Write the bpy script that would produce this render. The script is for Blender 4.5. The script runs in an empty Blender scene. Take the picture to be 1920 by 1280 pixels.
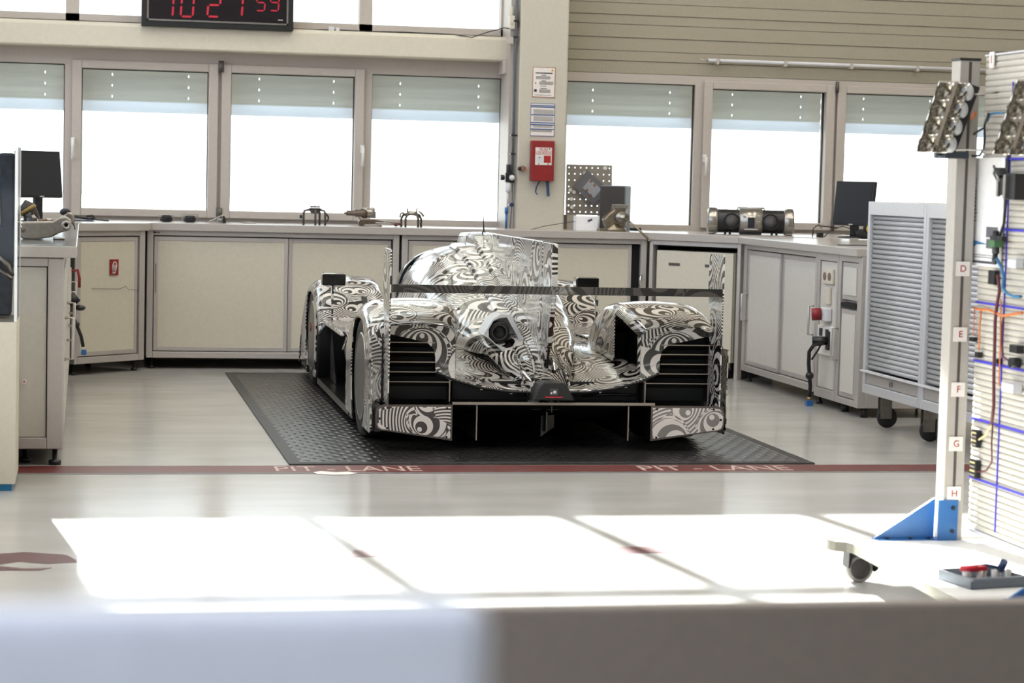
import bpy, bmesh, math, random
from mathutils import Vector, Matrix
from math import sin, cos, pi, radians, sqrt, atan2, tan
random.seed(7)
S = bpy.context.scene
COL = S.collection

# ---------------------------------------------------------------- camera, sky, sun, exposure
F_PX, YAW, PITCH, ROLL, CAM_H = 4066.2, 0.19607, 0.07376, 0.0242, 1.4143
FWD = Vector((sin(YAW)*cos(PITCH), cos(YAW)*cos(PITCH), -sin(PITCH)))
_R0 = Vector((cos(YAW), -sin(YAW), 0)); _U0 = _R0.cross(FWD)
RGT = _R0*cos(ROLL) + _U0*sin(ROLL); UPV = _U0*cos(ROLL) - _R0*sin(ROLL)
CAMP = Vector((0, 0, CAM_H))
cam_d = bpy.data.cameras.new('camera'); cam = bpy.data.objects.new('camera', cam_d); COL.objects.link(cam)
mw = Matrix((RGT, UPV, -FWD)).transposed().to_4x4(); mw.translation = CAMP
cam.matrix_world = mw
cam_d.sensor_width = 36; cam_d.lens = F_PX/1920*36; cam_d.clip_end = 500
cam_d.dof.use_dof = True; cam_d.dof.focus_distance = 11.6; cam_d.dof.aperture_fstop = 4.8
S.camera = cam

wd = bpy.data.worlds.new('sky'); S.world = wd; wd.use_nodes = True
wn = wd.node_tree.nodes; wl = wd.node_tree.links
# hazy white sky on the sun's side (+Y), clear blue on the other
tcw = wn.new('ShaderNodeTexCoord'); spw = wn.new('ShaderNodeSeparateXYZ'); wl.new(tcw.outputs['Generated'], spw.inputs[0])
rw = wn.new('ShaderNodeValToRGB'); e = rw.color_ramp.elements
e[0].position = 0.52; e[0].color = (.70, .76, .88, 1); e[1].position = .75; e[1].color = (.92, .96, 1.0, 1)
mrw = wn.new('ShaderNodeMapRange'); mrw.inputs[1].default_value = -1; mrw.inputs[2].default_value = 1; wl.new(spw.outputs[1], mrw.inputs[0]); wl.new(mrw.outputs[0], rw.inputs[0])
bg = wn['Background']; bg.inputs['Strength'].default_value = 2.2
wl.new(rw.outputs[0], bg.inputs['Color'])
LAMP = 26.0                                    # brightness of the added fill lamps' diffusers

sd = bpy.data.lights.new('sun', 'SUN'); sd.energy = 36.0; sd.angle = radians(0.53); sd.color = (1, .985, .96)
sun = bpy.data.objects.new('sun', sd); COL.objects.link(sun)
SUN_T = Vector((0.131, -1, -0.70))          # travel direction of the sunlight
sun.rotation_euler = SUN_T.to_track_quat('-Z', 'Y').to_euler(); sun.location = (-1, 25, 15)

S.view_settings.view_transform = 'Standard'; S.view_settings.look = 'None'
S.view_settings.gamma = 1; S.view_settings.use_curve_mapping = False
S.view_settings.exposure = 0.58
try:
    S.cycles.max_bounces = 10; S.cycles.diffuse_bounces = 6; S.cycles.glossy_bounces = 5
    S.cycles.transparent_max_bounces = 12; S.cycles.transmission_bounces = 4
    S.cycles.sample_clamp_indirect = 12; S.cycles.caustics_reflective = False
    S.cycles.use_denoising = True
except Exception: pass

def at(px, py, Y=None, z=None, X=None):
    "a point of the place: where the sight line through a photograph pixel meets a plane of the room"
    d = FWD + RGT*((px-960)/F_PX) + UPV*((640-py)/F_PX)
    if Y is not None: k = Y/d.y
    elif X is not None: k = X/d.x
    else: k = (z-CAM_H)/d.z
    return CAMP + d*k

# ---------------------------------------------------------------- helpers
def lin(c):
    return tuple((v/255/12.92 if v/255 <= .04045 else ((v/255+.055)/1.055)**2.4) for v in c)
MATS = {}
def mat(name, rgb, rough=.5, metal=0, coat=0, noise=0, nscale=40, bump=0, bscale=200, spec=.5, emit=0, alpha=1):
    if name in MATS: return MATS[name]
    m = bpy.data.materials.new(name); m.use_nodes = True; MATS[name] = m
    nt = m.node_tree; p = nt.nodes['Principled BSDF']
    c = lin(rgb)+(1,)
    p.inputs['Base Color'].default_value = c
    p.inputs['Roughness'].default_value = rough; p.inputs['Metallic'].default_value = metal
    p.inputs['Coat Weight'].default_value = coat; p.inputs['Coat Roughness'].default_value = .05
    p.inputs['Specular IOR Level'].default_value = spec; p.inputs['Alpha'].default_value = alpha
    if emit:
        p.inputs['Emission Color'].default_value = c; p.inputs['Emission Strength'].default_value = emit
    tc = nt.nodes.new('ShaderNodeTexCoord')
    nz = nt.nodes.new('ShaderNodeTexNoise'); nz.inputs['Scale'].default_value = nscale; nz.inputs['Detail'].default_value = 4
    nt.links.new(tc.outputs['Object'], nz.inputs['Vector'])
    mx = nt.nodes.new('ShaderNodeMix'); mx.data_type = 'RGBA'; mx.blend_type = 'MULTIPLY'
    n = noise or .06
    rp = nt.nodes.new('ShaderNodeMapRange'); rp.inputs[1].default_value = .3; rp.inputs[2].default_value = .7
    rp.inputs[3].default_value = 1-n; rp.inputs[4].default_value = 1
    nt.links.new(nz.outputs[0], rp.inputs[0])
    mx.inputs['Factor'].default_value = 1; mx.inputs[6].default_value = c
    nt.links.new(rp.outputs[0], mx.inputs[7]); nt.links.new(mx.outputs[2], p.inputs['Base Color'])
    if bump:
        n2 = nt.nodes.new('ShaderNodeTexNoise'); n2.inputs['Scale'].default_value = bscale
        nt.links.new(tc.outputs['Object'], n2.inputs['Vector'])
        b = nt.nodes.new('ShaderNodeBump'); b.inputs['Strength'].default_value = bump; b.inputs['Distance'].default_value = .005
        nt.links.new(n2.outputs[0], b.inputs['Height']); nt.links.new(b.outputs[0], p.inputs['Normal'])
    return m

class MB:
    "collects shapes into one mesh"
    def __init__(s, T=None): s.bm = bmesh.new(); s.T = T or Matrix(); s.mi = 0; s.smooth = False
    def v(s, p): return s.bm.verts.new(s.T @ Vector(p))
    def f(s, vs, sm=None):
        try: f = s.bm.faces.new(vs)
        except ValueError: return None
        f.material_index = s.mi; f.smooth = s.smooth if sm is None else sm
        return f
    def box(s, x0, x1, y0, y1, z0, z1, R=None):
        if x0 > x1: x0, x1 = x1, x0
        if y0 > y1: y0, y1 = y1, y0
        if z0 > z1: z0, z1 = z1, z0
        P = [(x, y, z) for x in (x0, x1) for y in (y0, y1) for z in (z0, z1)]
        if R is not None: P = [R @ Vector(p) for p in P]
        V = [s.v(p) for p in P]
        for q in ((0,1,3,2),(4,6,7,5),(0,4,5,1),(2,3,7,6),(0,2,6,4),(1,5,7,3)): s.f([V[i] for i in q], False)
        return s
    def cbox(s, c, d, R=None):
        c = Vector(c); M = Matrix.Translation(c) @ (R.to_4x4() if R is not None else Matrix())
        return s.box(-d[0]/2, d[0]/2, -d[1]/2, d[1]/2, -d[2]/2, d[2]/2, M)
    def prism(s, poly, a0, a1, axis='y'):
        "polygon swept between a0 and a1 along an axis; poly gives the other two coordinates in order"
        def P(u, w, a): return {'y': (u, a, w), 'x': (a, u, w), 'z': (u, w, a)}[axis]
        A = [s.v(P(u, w, a0)) for u, w in poly]; B = [s.v(P(u, w, a1)) for u, w in poly]
        n = len(poly); s.f(A[::-1], False); s.f(B, False)
        for i in range(n): s.f([A[i], A[(i+1) % n], B[(i+1) % n], B[i]], False)
        return s
    def rings(s, R, close=True, caps=True, sm=True, wrap=False):
        V = [[s.v(p) for p in r] for r in R]; n = len(V[0])
        m = len(V)
        for i in range(m if wrap else m-1):
            a, b = V[i], V[(i+1) % m]
            for j in range(n if close else n-1):
                s.f([a[j], a[(j+1) % n], b[(j+1) % n], b[j]], sm)
        if caps and close: s.f(V[0][::-1], False); s.f(V[-1], False)
        return V
    def tube(s, pts, r, n=8, caps=True):
        pts = [Vector(p) for p in pts]; rs = r if isinstance(r, (list, tuple)) else [r]*len(pts)
        R = []; up = None
        for i, p in enumerate(pts):
            t = (pts[min(i+1, len(pts)-1)] - pts[max(i-1, 0)])
            if t.length < 1e-9: t = Vector((0, 0, 1))
            t.normalize()
            if up is None: up = t.orthogonal().normalized()
            else:
                up = up - t*up.dot(t); up = up.normalized() if up.length > 1e-6 else t.orthogonal().normalized()
            b = t.cross(up)
            R.append([p + (up*cos(2*pi*k/n) + b*sin(2*pi*k/n))*rs[i] for k in range(n)])
        s.rings(R, True, caps); return s
    def cyl(s, a, b, r, r2=None, n=20): return s.tube([a, b], [r, r if r2 is None else r2], n)
    def lathe(s, prof, o=(0,0,0), axis='z', n=32, closed=False):
        "prof: (radius, height) pairs"
        o = Vector(o); R = []
        for r, h in prof:
            ring = []
            for k in range(n):
                c, d = r*cos(2*pi*k/n), r*sin(2*pi*k/n)
                ring.append(o + Vector({'z': (c, d, h), 'y': (c, h, d), 'x': (h, c, d)}[axis]))
            R.append(ring)
        s.rings(R, True, not closed, True, wrap=closed); return s
    def grid(s, P, sm=True, skip=None):
        V = [[s.v(p) for p in r] for r in P]
        for i in range(len(P)-1):
            for j in range(len(P[0])-1):
                if skip and skip(i, j): continue
                s.f([V[i][j], V[i][j+1], V[i+1][j+1], V[i+1][j]], sm)
        return s
    def ball(s, c, r, n=12, sc=(1,1,1)):
        c = Vector(c); R = []
        for i in range(1, n):
            a = pi*i/n
            R.append([c + Vector((r*sc[0]*sin(a)*cos(2*pi*k/(n*2)), r*sc[1]*sin(a)*sin(2*pi*k/(n*2)), r*sc[2]*cos(a))) for k in range(n*2)])
        s.rings(R, True, True); return s

WM = {}
def link(o, parent=None, W=None):
    COL.objects.link(o)
    if parent: o.parent = parent
    WM[o.name] = W if W is not None else (WM[parent.name] if parent else Matrix())
    return o
def obj(name, mb, m, parent=None, bevel=0, local=False, solid=0, seg=2):
    "links the collected shapes as ONE mesh object; world coordinates unless local"
    bm = mb.bm
    bmesh.ops.recalc_face_normals(bm, faces=bm.faces)
    me = bpy.data.meshes.new(name)
    if parent:
        if not local: bmesh.ops.transform(bm, matrix=WM[parent.name].inverted(), verts=bm.verts)
        W = WM[parent.name]
    else:
        xs = [v.co for v in bm.verts]
        c = Vector((sum(v.x for v in xs)/len(xs), sum(v.y for v in xs)/len(xs), min(v.z for v in xs)))
        bmesh.ops.translate(bm, verts=bm.verts, vec=-c); W = Matrix.Translation(c)
    bm.to_mesh(me); bm.free()
    o = bpy.data.objects.new(name, me)
    for x in (m if isinstance(m, (list, tuple)) else [m]): me.materials.append(x)
    link(o, parent, W)
    if not parent: o.location = W.translation
    if solid:
        q = o.modifiers.new('thickness', 'SOLIDIFY'); q.thickness = solid; q.offset = 0
    if bevel:
        q = o.modifiers.new('edge', 'BEVEL'); q.width = bevel; q.segments = seg; q.limit_method = 'ANGLE'; q.angle_limit = radians(40)
        q.harden_normals = False
    return o
def tag(o, label, cat, group=None):
    o['label'] = label; o['category'] = cat
    if group: o['group'] = group
    return o
def thing(name, label, cat, loc=(0,0,0), rz=0, group=None):
    o = bpy.data.objects.new(name, None)
    W = Matrix.Translation(Vector(loc)) @ Matrix.Rotation(rz, 4, 'Z')
    link(o, None, W); o.location = loc; o.rotation_euler = (0, 0, rz); o.empty_display_size = .1
    return tag(o, label, cat, group)
def struct(name, mb, m, parent=None, **k):
    o = obj(name, mb, m, parent, **k)
    if not parent: o['kind'] = 'structure'
    return o
def dup(root, loc, rz=0, label=None):
    "copy a thing with its parts and their sub-parts"
    def cp(o, par):
        c = o.copy(); COL.objects.link(c); WM[c.name] = WM[o.name]
        if par: c.parent = par
        for ch in [x for x in bpy.data.objects if x.parent == o]: cp(ch, c)
        return c
    r = cp(root, None); r.location = loc; r.rotation_euler = (0, 0, rz)
    WM[r.name] = Matrix.Translation(Vector(loc)) @ Matrix.Rotation(rz, 4, 'Z')
    if label: r['label'] = label
    return r
def text(name, body, size, T, m, parent=None, local=False, depth=.0008, align='CENTER', sx=1):
    "lettering as a thin mesh; T places its plane (x to the right, y up)"
    cu = bpy.data.curves.new('t', 'FONT'); cu.body = body; cu.size = size; cu.extrude = depth
    cu.align_x = align; cu.align_y = 'CENTER'; cu.resolution_u = 3
    to = bpy.data.objects.new('t', cu); COL.objects.link(to)
    dg = bpy.context.evaluated_depsgraph_get(); dg.update()
    me = bpy.data.meshes.new_from_object(to.evaluated_get(dg))
    bpy.data.objects.remove(to); bpy.data.curves.remove(cu)
    b = MB(); b.bm.from_mesh(me); bpy.data.meshes.remove(me)
    bmesh.ops.transform(b.bm, matrix=T @ Matrix.Diagonal((sx, 1, 1, 1)), verts=b.bm.verts)
    return obj(name, b, m, parent, local=local)
def facing(p, n=(0,-1,0), up=(0,0,1)):
    "matrix whose x,y lie in the plane with normal n, at p"
    n = Vector(n).normalized(); u = Vector(up); x = u.cross(n).normalized(); y = n.cross(x)
    M = Matrix((x, y, n)).transposed().to_4x4(); M.translation = Vector(p); return M

# ---------------------------------------------------------------- materials
M_alu = mat('brushed_aluminium', (188,182,178), .38, .35)
M_frame = mat('window_frame_paint', (178,170,162), .5)
M_panel = mat('beige_panel', (201,195,178), .55)
M_panel_r = mat('light_panel', (202,198,190), .55)
M_wall = mat('wall_paint', (194,189,177), .8, bump=.05)
M_clad = mat('cladding_paint', (154,147,131), .6)
M_white = mat('white_paint', (225,223,218), .5)
M_top = mat('worktop', (176,170,164), .22, noise=.04)
M_toplow = mat('steel_worktop', (128,128,130), .16, .9, noise=.5, nscale=6)
M_black = mat('black_plastic', (22,22,24), .4)
M_dark = mat('dark_gap', (10,10,11), .8)
M_rubber = mat('rubber', (28,27,27), .75)
M_steel = mat('steel', (170,165,158), .3, .9, noise=.25)
M_brass = mat('worn_steel', (150,138,120), .35, .85, noise=.3)
M_chrome = mat('chrome', (225,225,225), .08, 1)
M_red = mat('signal_red', (134,26,28), .45)
M_redt = mat('red_ink', (160,26,26), .6)
M_blue = mat('blue_paint', (40,98,158), .35)
M_bluecloth = mat('blue_webbing', (45,70,100), .8)
M_blueline = mat('blue_line', (60,55,185), .5)
M_paper = mat('paper', (222,216,210), .8)
M_ink = mat('ink', (60,60,66), .8)
M_lightgrey = mat('light_grey', (205,205,208), .5)
M_yellow = mat('yellow', (200,160,40), .6)
M_orange = mat('orange_wire', (200,110,50), .5)
M_cyan = mat('blue_wire', (50,110,150), .5)
M_maroon = mat('maroon_wire', (90,35,40), .5)
M_gold = mat('pale_wire', (215,195,140), .5)

def glass_mat():
    m = bpy.data.materials.new('window_glass'); m.use_nodes = True; nt = m.node_tree; nt.nodes.clear()
    o = nt.nodes.new('ShaderNodeOutputMaterial'); t = nt.nodes.new('ShaderNodeBsdfTransparent'); g = nt.nodes.new('ShaderNodeBsdfGlossy')
    g.inputs['Roughness'].default_value = .02; t.inputs['Color'].default_value = (.93, .96, .95, 1)
    lw = nt.nodes.new('ShaderNodeLayerWeight'); lw.inputs['Blend'].default_value = .12
    mx = nt.nodes.new('ShaderNodeMixShader'); nt.links.new(lw.outputs['Fresnel'], mx.inputs[0])
    nt.links.new(t.outputs[0], mx.inputs[1]); nt.links.new(g.outputs[0], mx.inputs[2]); nt.links.new(mx.outputs[0], o.inputs[0]); return m
M_glass = glass_mat()
def blind_mat():
    m = bpy.data.materials.new('translucent_blind'); m.use_nodes = True; nt = m.node_tree; nt.nodes.clear()
    o = nt.nodes.new('ShaderNodeOutputMaterial'); d = nt.nodes.new('ShaderNodeBsdfDiffuse'); t = nt.nodes.new('ShaderNodeBsdfTranslucent')
    d.inputs[0].default_value = (.76, .76, .74, 1); t.inputs[0].default_value = (.76, .76, .74, 1)
    mx = nt.nodes.new('ShaderNodeMixShader'); mx.inputs[0].default_value = .3
    nt.links.new(d.outputs[0], mx.inputs[1]); nt.links.new(t.outputs[0], mx.inputs[2]); nt.links.new(mx.outputs[0], o.inputs[0]); return m
M_blind = blind_mat(); M_lit_blind = M_blind.copy(); M_lit_blind.name = 'lit_blind_foot'  # blind's lower part: the brighter light at its foot put into the colour
for nd in M_lit_blind.node_tree.nodes:
    if nd.type in ('BSDF_DIFFUSE','BSDF_TRANSLUCENT'): nd.inputs[0].default_value = (.84,.88,.95,1)
    if nd.type == 'MIX_SHADER': nd.inputs[0].default_value = .45
def floor_mat():
    m = bpy.data.materials.new('epoxy_floor'); m.use_nodes = True; nt = m.node_tree; N = nt.nodes; L = nt.links
    p = N['Principled BSDF']; tc = N.new('ShaderNodeTexCoord')
    mp = N.new('ShaderNodeMapping'); L.new(tc.outputs['Object'], mp.inputs[0]); mp.inputs['Scale'].default_value = (1.2, 3.5, 1)
    n1 = N.new('ShaderNodeTexNoise'); n1.inputs['Scale'].default_value = .8; n1.inputs['Detail'].default_value = 6; L.new(mp.outputs[0], n1.inputs['Vector'])
    cr = N.new('ShaderNodeValToRGB'); cr.color_ramp.elements[0].position = .3; cr.color_ramp.elements[1].position = .7
    cr.color_ramp.elements[0].color = lin((170,167,163))+(1,); cr.color_ramp.elements[1].color = lin((184,181,177))+(1,)
    L.new(n1.outputs[0], cr.inputs[0]); L.new(cr.outputs[0], p.inputs['Base Color'])
    n2 = N.new('ShaderNodeTexNoise'); n2.inputs['Scale'].default_value = 3; n2.inputs['Detail'].default_value = 5; L.new(mp.outputs[0], n2.inputs['Vector'])
    mr = N.new('ShaderNodeMapRange'); mr.inputs[3].default_value = .13; mr.inputs[4].default_value = .24; L.new(n2.outputs[0], mr.inputs[0]); L.new(mr.outputs[0], p.inputs['Roughness'])
    n3 = N.new('ShaderNodeTexNoise'); n3.inputs['Scale'].default_value = 9; n3.inputs['Detail'].default_value = 2; L.new(tc.outputs['Object'], n3.inputs['Vector'])
    b = N.new('ShaderNodeBump'); b.inputs['Strength'].default_value = .03; b.inputs['Distance'].default_value = .01; L.new(n3.outputs[0], b.inputs['Height']); L.new(b.outputs[0], p.inputs['Normal'])
    p.inputs['Specular IOR Level'].default_value = .6
    return m
M_floor = floor_mat()

# ---------------------------------------------------------------- the room
X0, X1, Y0, YB, ZC = -1.2, 9.0, -4.0, 16.65, 8.8
b = MB(); b.box(X0-.2, X1+.2, Y0-.2, YB+.1, -.1, 0); struct('floor', b, M_floor)
b = MB(); b.box(X0-.2, X1+.2, Y0-.2, YB+.2, ZC, ZC+.2); struct('ceiling', b, mat('ceiling_paint', (205,202,195), .8))
# back wall: sill, strip above the left upper windows, clad area above the right windows
b = MB()
b.box(X0-.2, X1+.2, YB, YB+.2, 0, 1.06)
b.box(X0-.2, 3.2, YB, YB+.2, 7.35, ZC)
b.box(X0-.2, 3.2, YB, YB+.2, 2.31, 2.53)
b.box(3.2, 3.62, YB, YB+.2, 0, ZC)
b.box(3.6, X1+.2, YB, YB+.2, 2.275, ZC)
b.box(8.06, X1+.2, YB, YB+.2, 1.06, 2.275)
struct('wall_back', b, M_wall)
# horizontal profiled cladding
b = MB(); prof = []
zs = [2.275, 2.372, 2.45, 2.553, 2.656, 2.73, 2.821, 2.925, 3.02, 3.12, 3.22, 3.32, 3.42, 3.52, 3.62, 3.72, 3.82, 3.92, 4.02, 4.12, 4.22, 4.32, 4.42, 4.52, 4.62, 4.72, 4.82, 4.92, 5.02, 5.12, 5.22, 5.32, 5.42]+[5.52+.1*k for k in range(33)]
for i in range(len(zs)-1):
    d = .03 if i % 2 == 0 else .036
    b.box(3.6, X1, YB-d, YB, zs[i]+.005, zs[i+1])
    b.box(3.6, X1, YB-.02, YB, zs[i], zs[i]+.005)
struct('trim_3', b, M_clad)
# left wall with a tall opening beside the camera end, right wall, wall behind the camera with garage openings
b = MB(); b.box(X0-.2, X0, 9.9, 10.3, 0, ZC); b.box(X0-.2, X0, 16.0, YB+.2, 0, ZC); b.box(X0-.2, X0, 10.3, 16.0, 0, 1.3); b.box(X0-.2, X0, 10.3, 16.0, 7.4, ZC); b.box(X0-.2, X0, 4.9, 5.3, 0, ZC); b.box(X0-.2, X0, 5.3, 9.9, 0, 1.0); b.box(X0-.2, X0, 5.3, 9.9, 6.4, ZC)
b.box(X0-.2, X0, -1.5, 4.9, 6.4, ZC); b.box(X0-.2, X0, -1.5, 4.9, 0, .4); b.box(X0-.2, X0, Y0, -1.5, 0, ZC)
for y in (1.7, 6.8, 8.4): b.box(X0-.14, X0-.06, y-.05, y+.05, .4, 6.4)
for y in (11.7, 13.15, 14.6): b.box(X0-.14, X0-.06, y-.06, y+.06, 1.3, 7.4)
for z in (2.6, 4.5): b.box(X0-.13, X0-.07, 10.3, 16.0, z-.05, z+.05)
for z in (2.6, 4.5): b.box(X0-.13, X0-.07, -1.5, 9.9, z-.04, z+.04)
struct('wall_left', b, M_wall)
b = MB(); b.box(X1, X1+.2, Y0, YB, 0, ZC); struct('wall_right', b, M_wall)
b = MB(); b.box(X0-.2, X1+.2, Y0-.2, Y0, 0, ZC)
struct('wall_front', b, mat('grey_wall_paint', (120,118,116), .8))
# beam over the lower windows, pillar
b = MB(); b.prism([(16.42, 2.335), (16.44, 2.325), (16.65, 2.325), (16.65, 2.515), (16.47, 2.515), (16.42, 2.49)], X0, 3.19, 'x')
struct('trim_1', b, M_panel, bevel=.006)
b = MB(); b.box(X0, 3.19, 16.60, 16.65, 2.245, 2.325); struct('trim_5', b, M_frame)
b = MB(); b.box(3.225, 3.60, 16.2, YB+.1, 0, ZC); struct('trim_2', b, mat('pillar_paint', (188,183,169), .75, bump=.08), bevel=.012)
# steel rail strip running up the pillar's left side
b = MB(); b.box(3.165, 3.222, 16.28, 16.62, 1.055, ZC); struct('trim_4', b, M_frame)

def window(n, xa, xb, za, zb, ga, gb, gz0, gz1, sash, blind=True, hinge=0, handle=0):
    b = MB(); y0, y1 = 16.60, 16.70
    b.box(xa, ga, y0, y1, za, zb); b.box(gb, xb, y0, y1, za, zb); b.box(ga, gb, y0, y1, za, gz0); b.box(ga, gb, y0, y1, gz1, zb)
    w = struct('window_%d' % n, b, M_frame)
    if sash:
        b = MB(); t = .072; o = [(ga-t, gb+t, gz0-t*.8, gz1+t*.85)][0]; ys = 16.565
        b.box(o[0], ga, ys, y0, o[2], o[3]); b.box(gb, o[1], ys, y0, o[2], o[3]); b.box(ga, gb, ys, y0, o[2], gz0); b.box(ga, gb, ys, y0, gz1, o[3])
        struct('sash', b, M_frame, w, bevel=.006)
    b = MB(); t = .006
    b.box(ga, ga+t, 16.63, 16.66, gz0, gz1); b.box(gb-t, gb, 16.63, 16.66, gz0, gz1); b.box(ga, gb, 16.63, 16.66, gz1-t, gz1)
    obj('seal', b, M_dark, w)
    b = MB(); b.box(ga, gb, 16.655, 16.661, gz0, gz1); obj('pane', b, M_glass, w)
    if handle:
        b = MB(); hx = handle; b.box(hx-.014, hx+.014, 16.545, 16.565, 1.60, 1.66)
        b.tube([(hx, 16.55, 1.635), (hx, 16.50, 1.635), (hx, 16.50, 1.63), (hx, 16.50, 1.50)], .011)
        b.tube([(hx, 16.55, 1.505), (hx, 16.50, 1.50)], .008); obj('handle', b, M_white, w)
    if hinge:
        b = MB(); b.cyl((hinge, 16.555, 2.18), (hinge, 16.555, 2.265), .014); b.cyl((hinge, 16.555, 1.08), (hinge, 16.555, 1.16), .014)
        obj('hinge', b, mat('hinge_metal', (95,90,86), .4, .6), w)
    if blind:
        b = MB(); zt, zbm = 2.28, 1.865; nz = 15; xs = []
        for hx in (ga+(gb-ga)*.24, gb-(gb-ga)*.15): xs += [hx-.004, hx+.004]
        xs = [ga-.03]+xs+[gb+.03]
        P = []
        zz = []
        slat = (zt-zbm)/5
        for k in range(5):
            for f in (0, .12, .3, .5, .7, .88): zz.append((zbm+slat*(k+f), .012*sin(pi*f)))
        zz.append((zt, 0))
        for z, d in zz: P.append([(x, 16.80-d, z) for x in xs])
        b.grid(P, True, skip=lambda i, j: j in (1, 3) and i % 6 == 2 and 4 < i < 27)
        bl = obj('blind', b, [M_blind, M_lit_blind], w, solid=.001)
        for f in bl.data.polygons:
            if f.center.z + WM[w.name].translation.z < 1.945: f.material_index = 1
    return w
window(1, -1.2, -.09, 1.055, 2.245, -1.12, -.148, 1.10, 2.205, False)
window(2, -.09, 1.0, 1.055, 2.245, -.022, .916, 1.138, 2.178, True, hinge=1.0, handle=-.085)
window(3, 1.0, 2.09, 1.055, 2.245, 1.085, 2.025, 1.138, 2.178, True, hinge=1.012, handle=2.085)
window(4, 2.09, 3.2, 1.055, 2.245, 2.158, 3.172, 1.10, 2.205, False)
window(5, 3.6, 4.79, 1.055, 2.275, 3.69, 4.722, 1.10, 2.205, False)
window(6, 4.79, 5.88, 1.055, 2.275, 4.858, 5.80, 1.138, 2.178, True, hinge=5.88, handle=4.80)
window(7, 5.88, 6.97, 1.055, 2.275, 5.965, 6.90, 1.138, 2.178, True)
window(8, 6.97, 8.06, 1.055, 2.275, 7.03, 8.0, 1.10, 2.205, False)
for k, (a, c) in enumerate([(-1.2, -.095), (-.095, 1.0), (1.0, 2.10), (2.10, 3.2)]):
    b = MB(); z0, z1, zt, zm = 2.53, 7.35, 6.615, 5.34
    b.box(a, a+.05, 16.60, 16.70, z0, zm); b.box(c-.05, c, 16.60, 16.70, z0, zm)
    b.box(a, a+.05, 16.62, 16.70, zm, z1); b.box(c-.05, c, 16.62, 16.70, zm, z1)
    b.box(a, c, 16.60, 16.70, z0, z0+.05); b.box(a, c, 16.60, 16.70, z1-.05, z1); b.box(a+.03, c-.03, 16.62, 16.70, zt-.05, zt+.05); b.box(a, c, 16.60, 16.70, zm-.06, zm+.06)
    w = struct('window_%d' % (9+k), b, M_frame)
    b = MB(); b.box(a+.05, c-.05, 16.655, 16.661, z0+.05, zm-.06); obj('pane', b, M_glass, w)
    b = MB(); b.box(a+.03, c-.03, 16.655, 16.661, zm+.06, zt-.05); obj('pane', b, M_glass, w)
    b = MB(); b.box(a+.03, c-.03, 16.655, 16.661, zt+.05, z1-.05); obj('pane', b, M_glass, w)
# outside: pale concrete apron and added sun shields out of view
b = MB(); b.box(-60, 70, YB+.2, 140, -.15, -.05); b.box(-60, X0-.2, -60, YB+.2, -.15, -.05); b.box(X1+.2, 70, -60, YB+.2, -.15, -.05); b.box(X0-.2, X1+.2, -60, Y0-.2, -.15, -.05)
o = struct('ground', b, mat('concrete_apron', (132,130,127), .8, noise=.1, nscale=2))
b = MB(); b.box(-5.4, X0-.25, 16.86, 17.06, 0, 17); struct('sun_block_wall', b, M_wall)  # added tall wall, unseen, keeps the sun out of the left openings
b = MB(); b.box(X0-1, X1+1, 17.07, 22.9, 5.28, 5.38); b.box(X0-.2, X1+.2, 16.86, 17.07, 5.28, 5.38); b.box(X0-.2, 3.2, 16.71, 16.86, 5.28, 5.38); struct('sun_shield', b, M_white)  # added slab, unseen, keeps direct sun off the windows below it

# ---------------------------------------------------------------- floor markings and mat
b = MB(); b.box(X0, 6.5, 10.25, 10.29, 0, .0015); t_ = tag(obj('floor_strip', b, mat('grey_tape', (118,116,116), .5, noise=.2)), 'thin grey strip laid along the front edge of the red floor line', 'floor tape')
b = MB(); b.box(X0, 6.5, 10.292, 10.54, 0, .0015)
fl = tag(obj('floor_tape', b, mat('maroon_tape', (104,46,44), .42, noise=.25, nscale=8)), 'long dark red floor line with PIT - LANE lettering in front of the mat', 'floor tape')
M_letter = mat('worn_lettering', (196,170,160), .5, noise=.35, nscale=30)
for cx in (1.27, 3.12):
    text('lettering', 'PIT - LANE', .25, Matrix.Translation((cx, 10.41, .0016)), M_letter, fl, sx=.62 if cx < 2 else .68)
b = MB()
pts = [(-.62,7.95),(-.45,8.06),(-.36,8.22),(-.2,8.27),(-.05,8.20),(.0,8.05),(-.12,8.02),(-.22,8.07),(-.3,8.0),(-.2,7.93),(-.1,7.94),(-.14,7.89),(-.4,7.9)]
b.prism([(x-.0, y-.12) for x, y in pts], .0, .0012, 'z'); tag(obj('paint_patch', b, mat('maroon_paint', (92,50,54), .4, noise=.3)), 'worn maroon paint patch on the floor at the left edge', 'paint mark')
b = MB(); b.prism([(.98,7.98),(1.22,7.98),(1.2,8.12),(1.02,8.12)], 0, .0012, 'z'); tag(obj('paint_patch', b, MATS['maroon_paint']), 'small maroon paint patch in the middle of the sunlit floor', 'paint mark')
b = MB(); b.prism([(2.02,8.0),(2.35,8.0),(2.3,8.14),(2.06,8.14)], 0, .0012, 'z'); tag(obj('paint_patch', b, MATS['maroon_paint']), 'maroon paint patch on the sunlit floor near the trolley', 'paint mark')
b = MB(); b.prism([(1.10,10.24),(1.17,10.20),(1.25,10.21),(1.30,10.26),(1.26,10.31),(1.2,10.29),(1.13,10.33),(1.09,10.29)], .0016, .0030, 'z')
tag(obj('paint_splash', b, M_white), 'white paint splash across the red line under its left lettering', 'paint mark')

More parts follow.
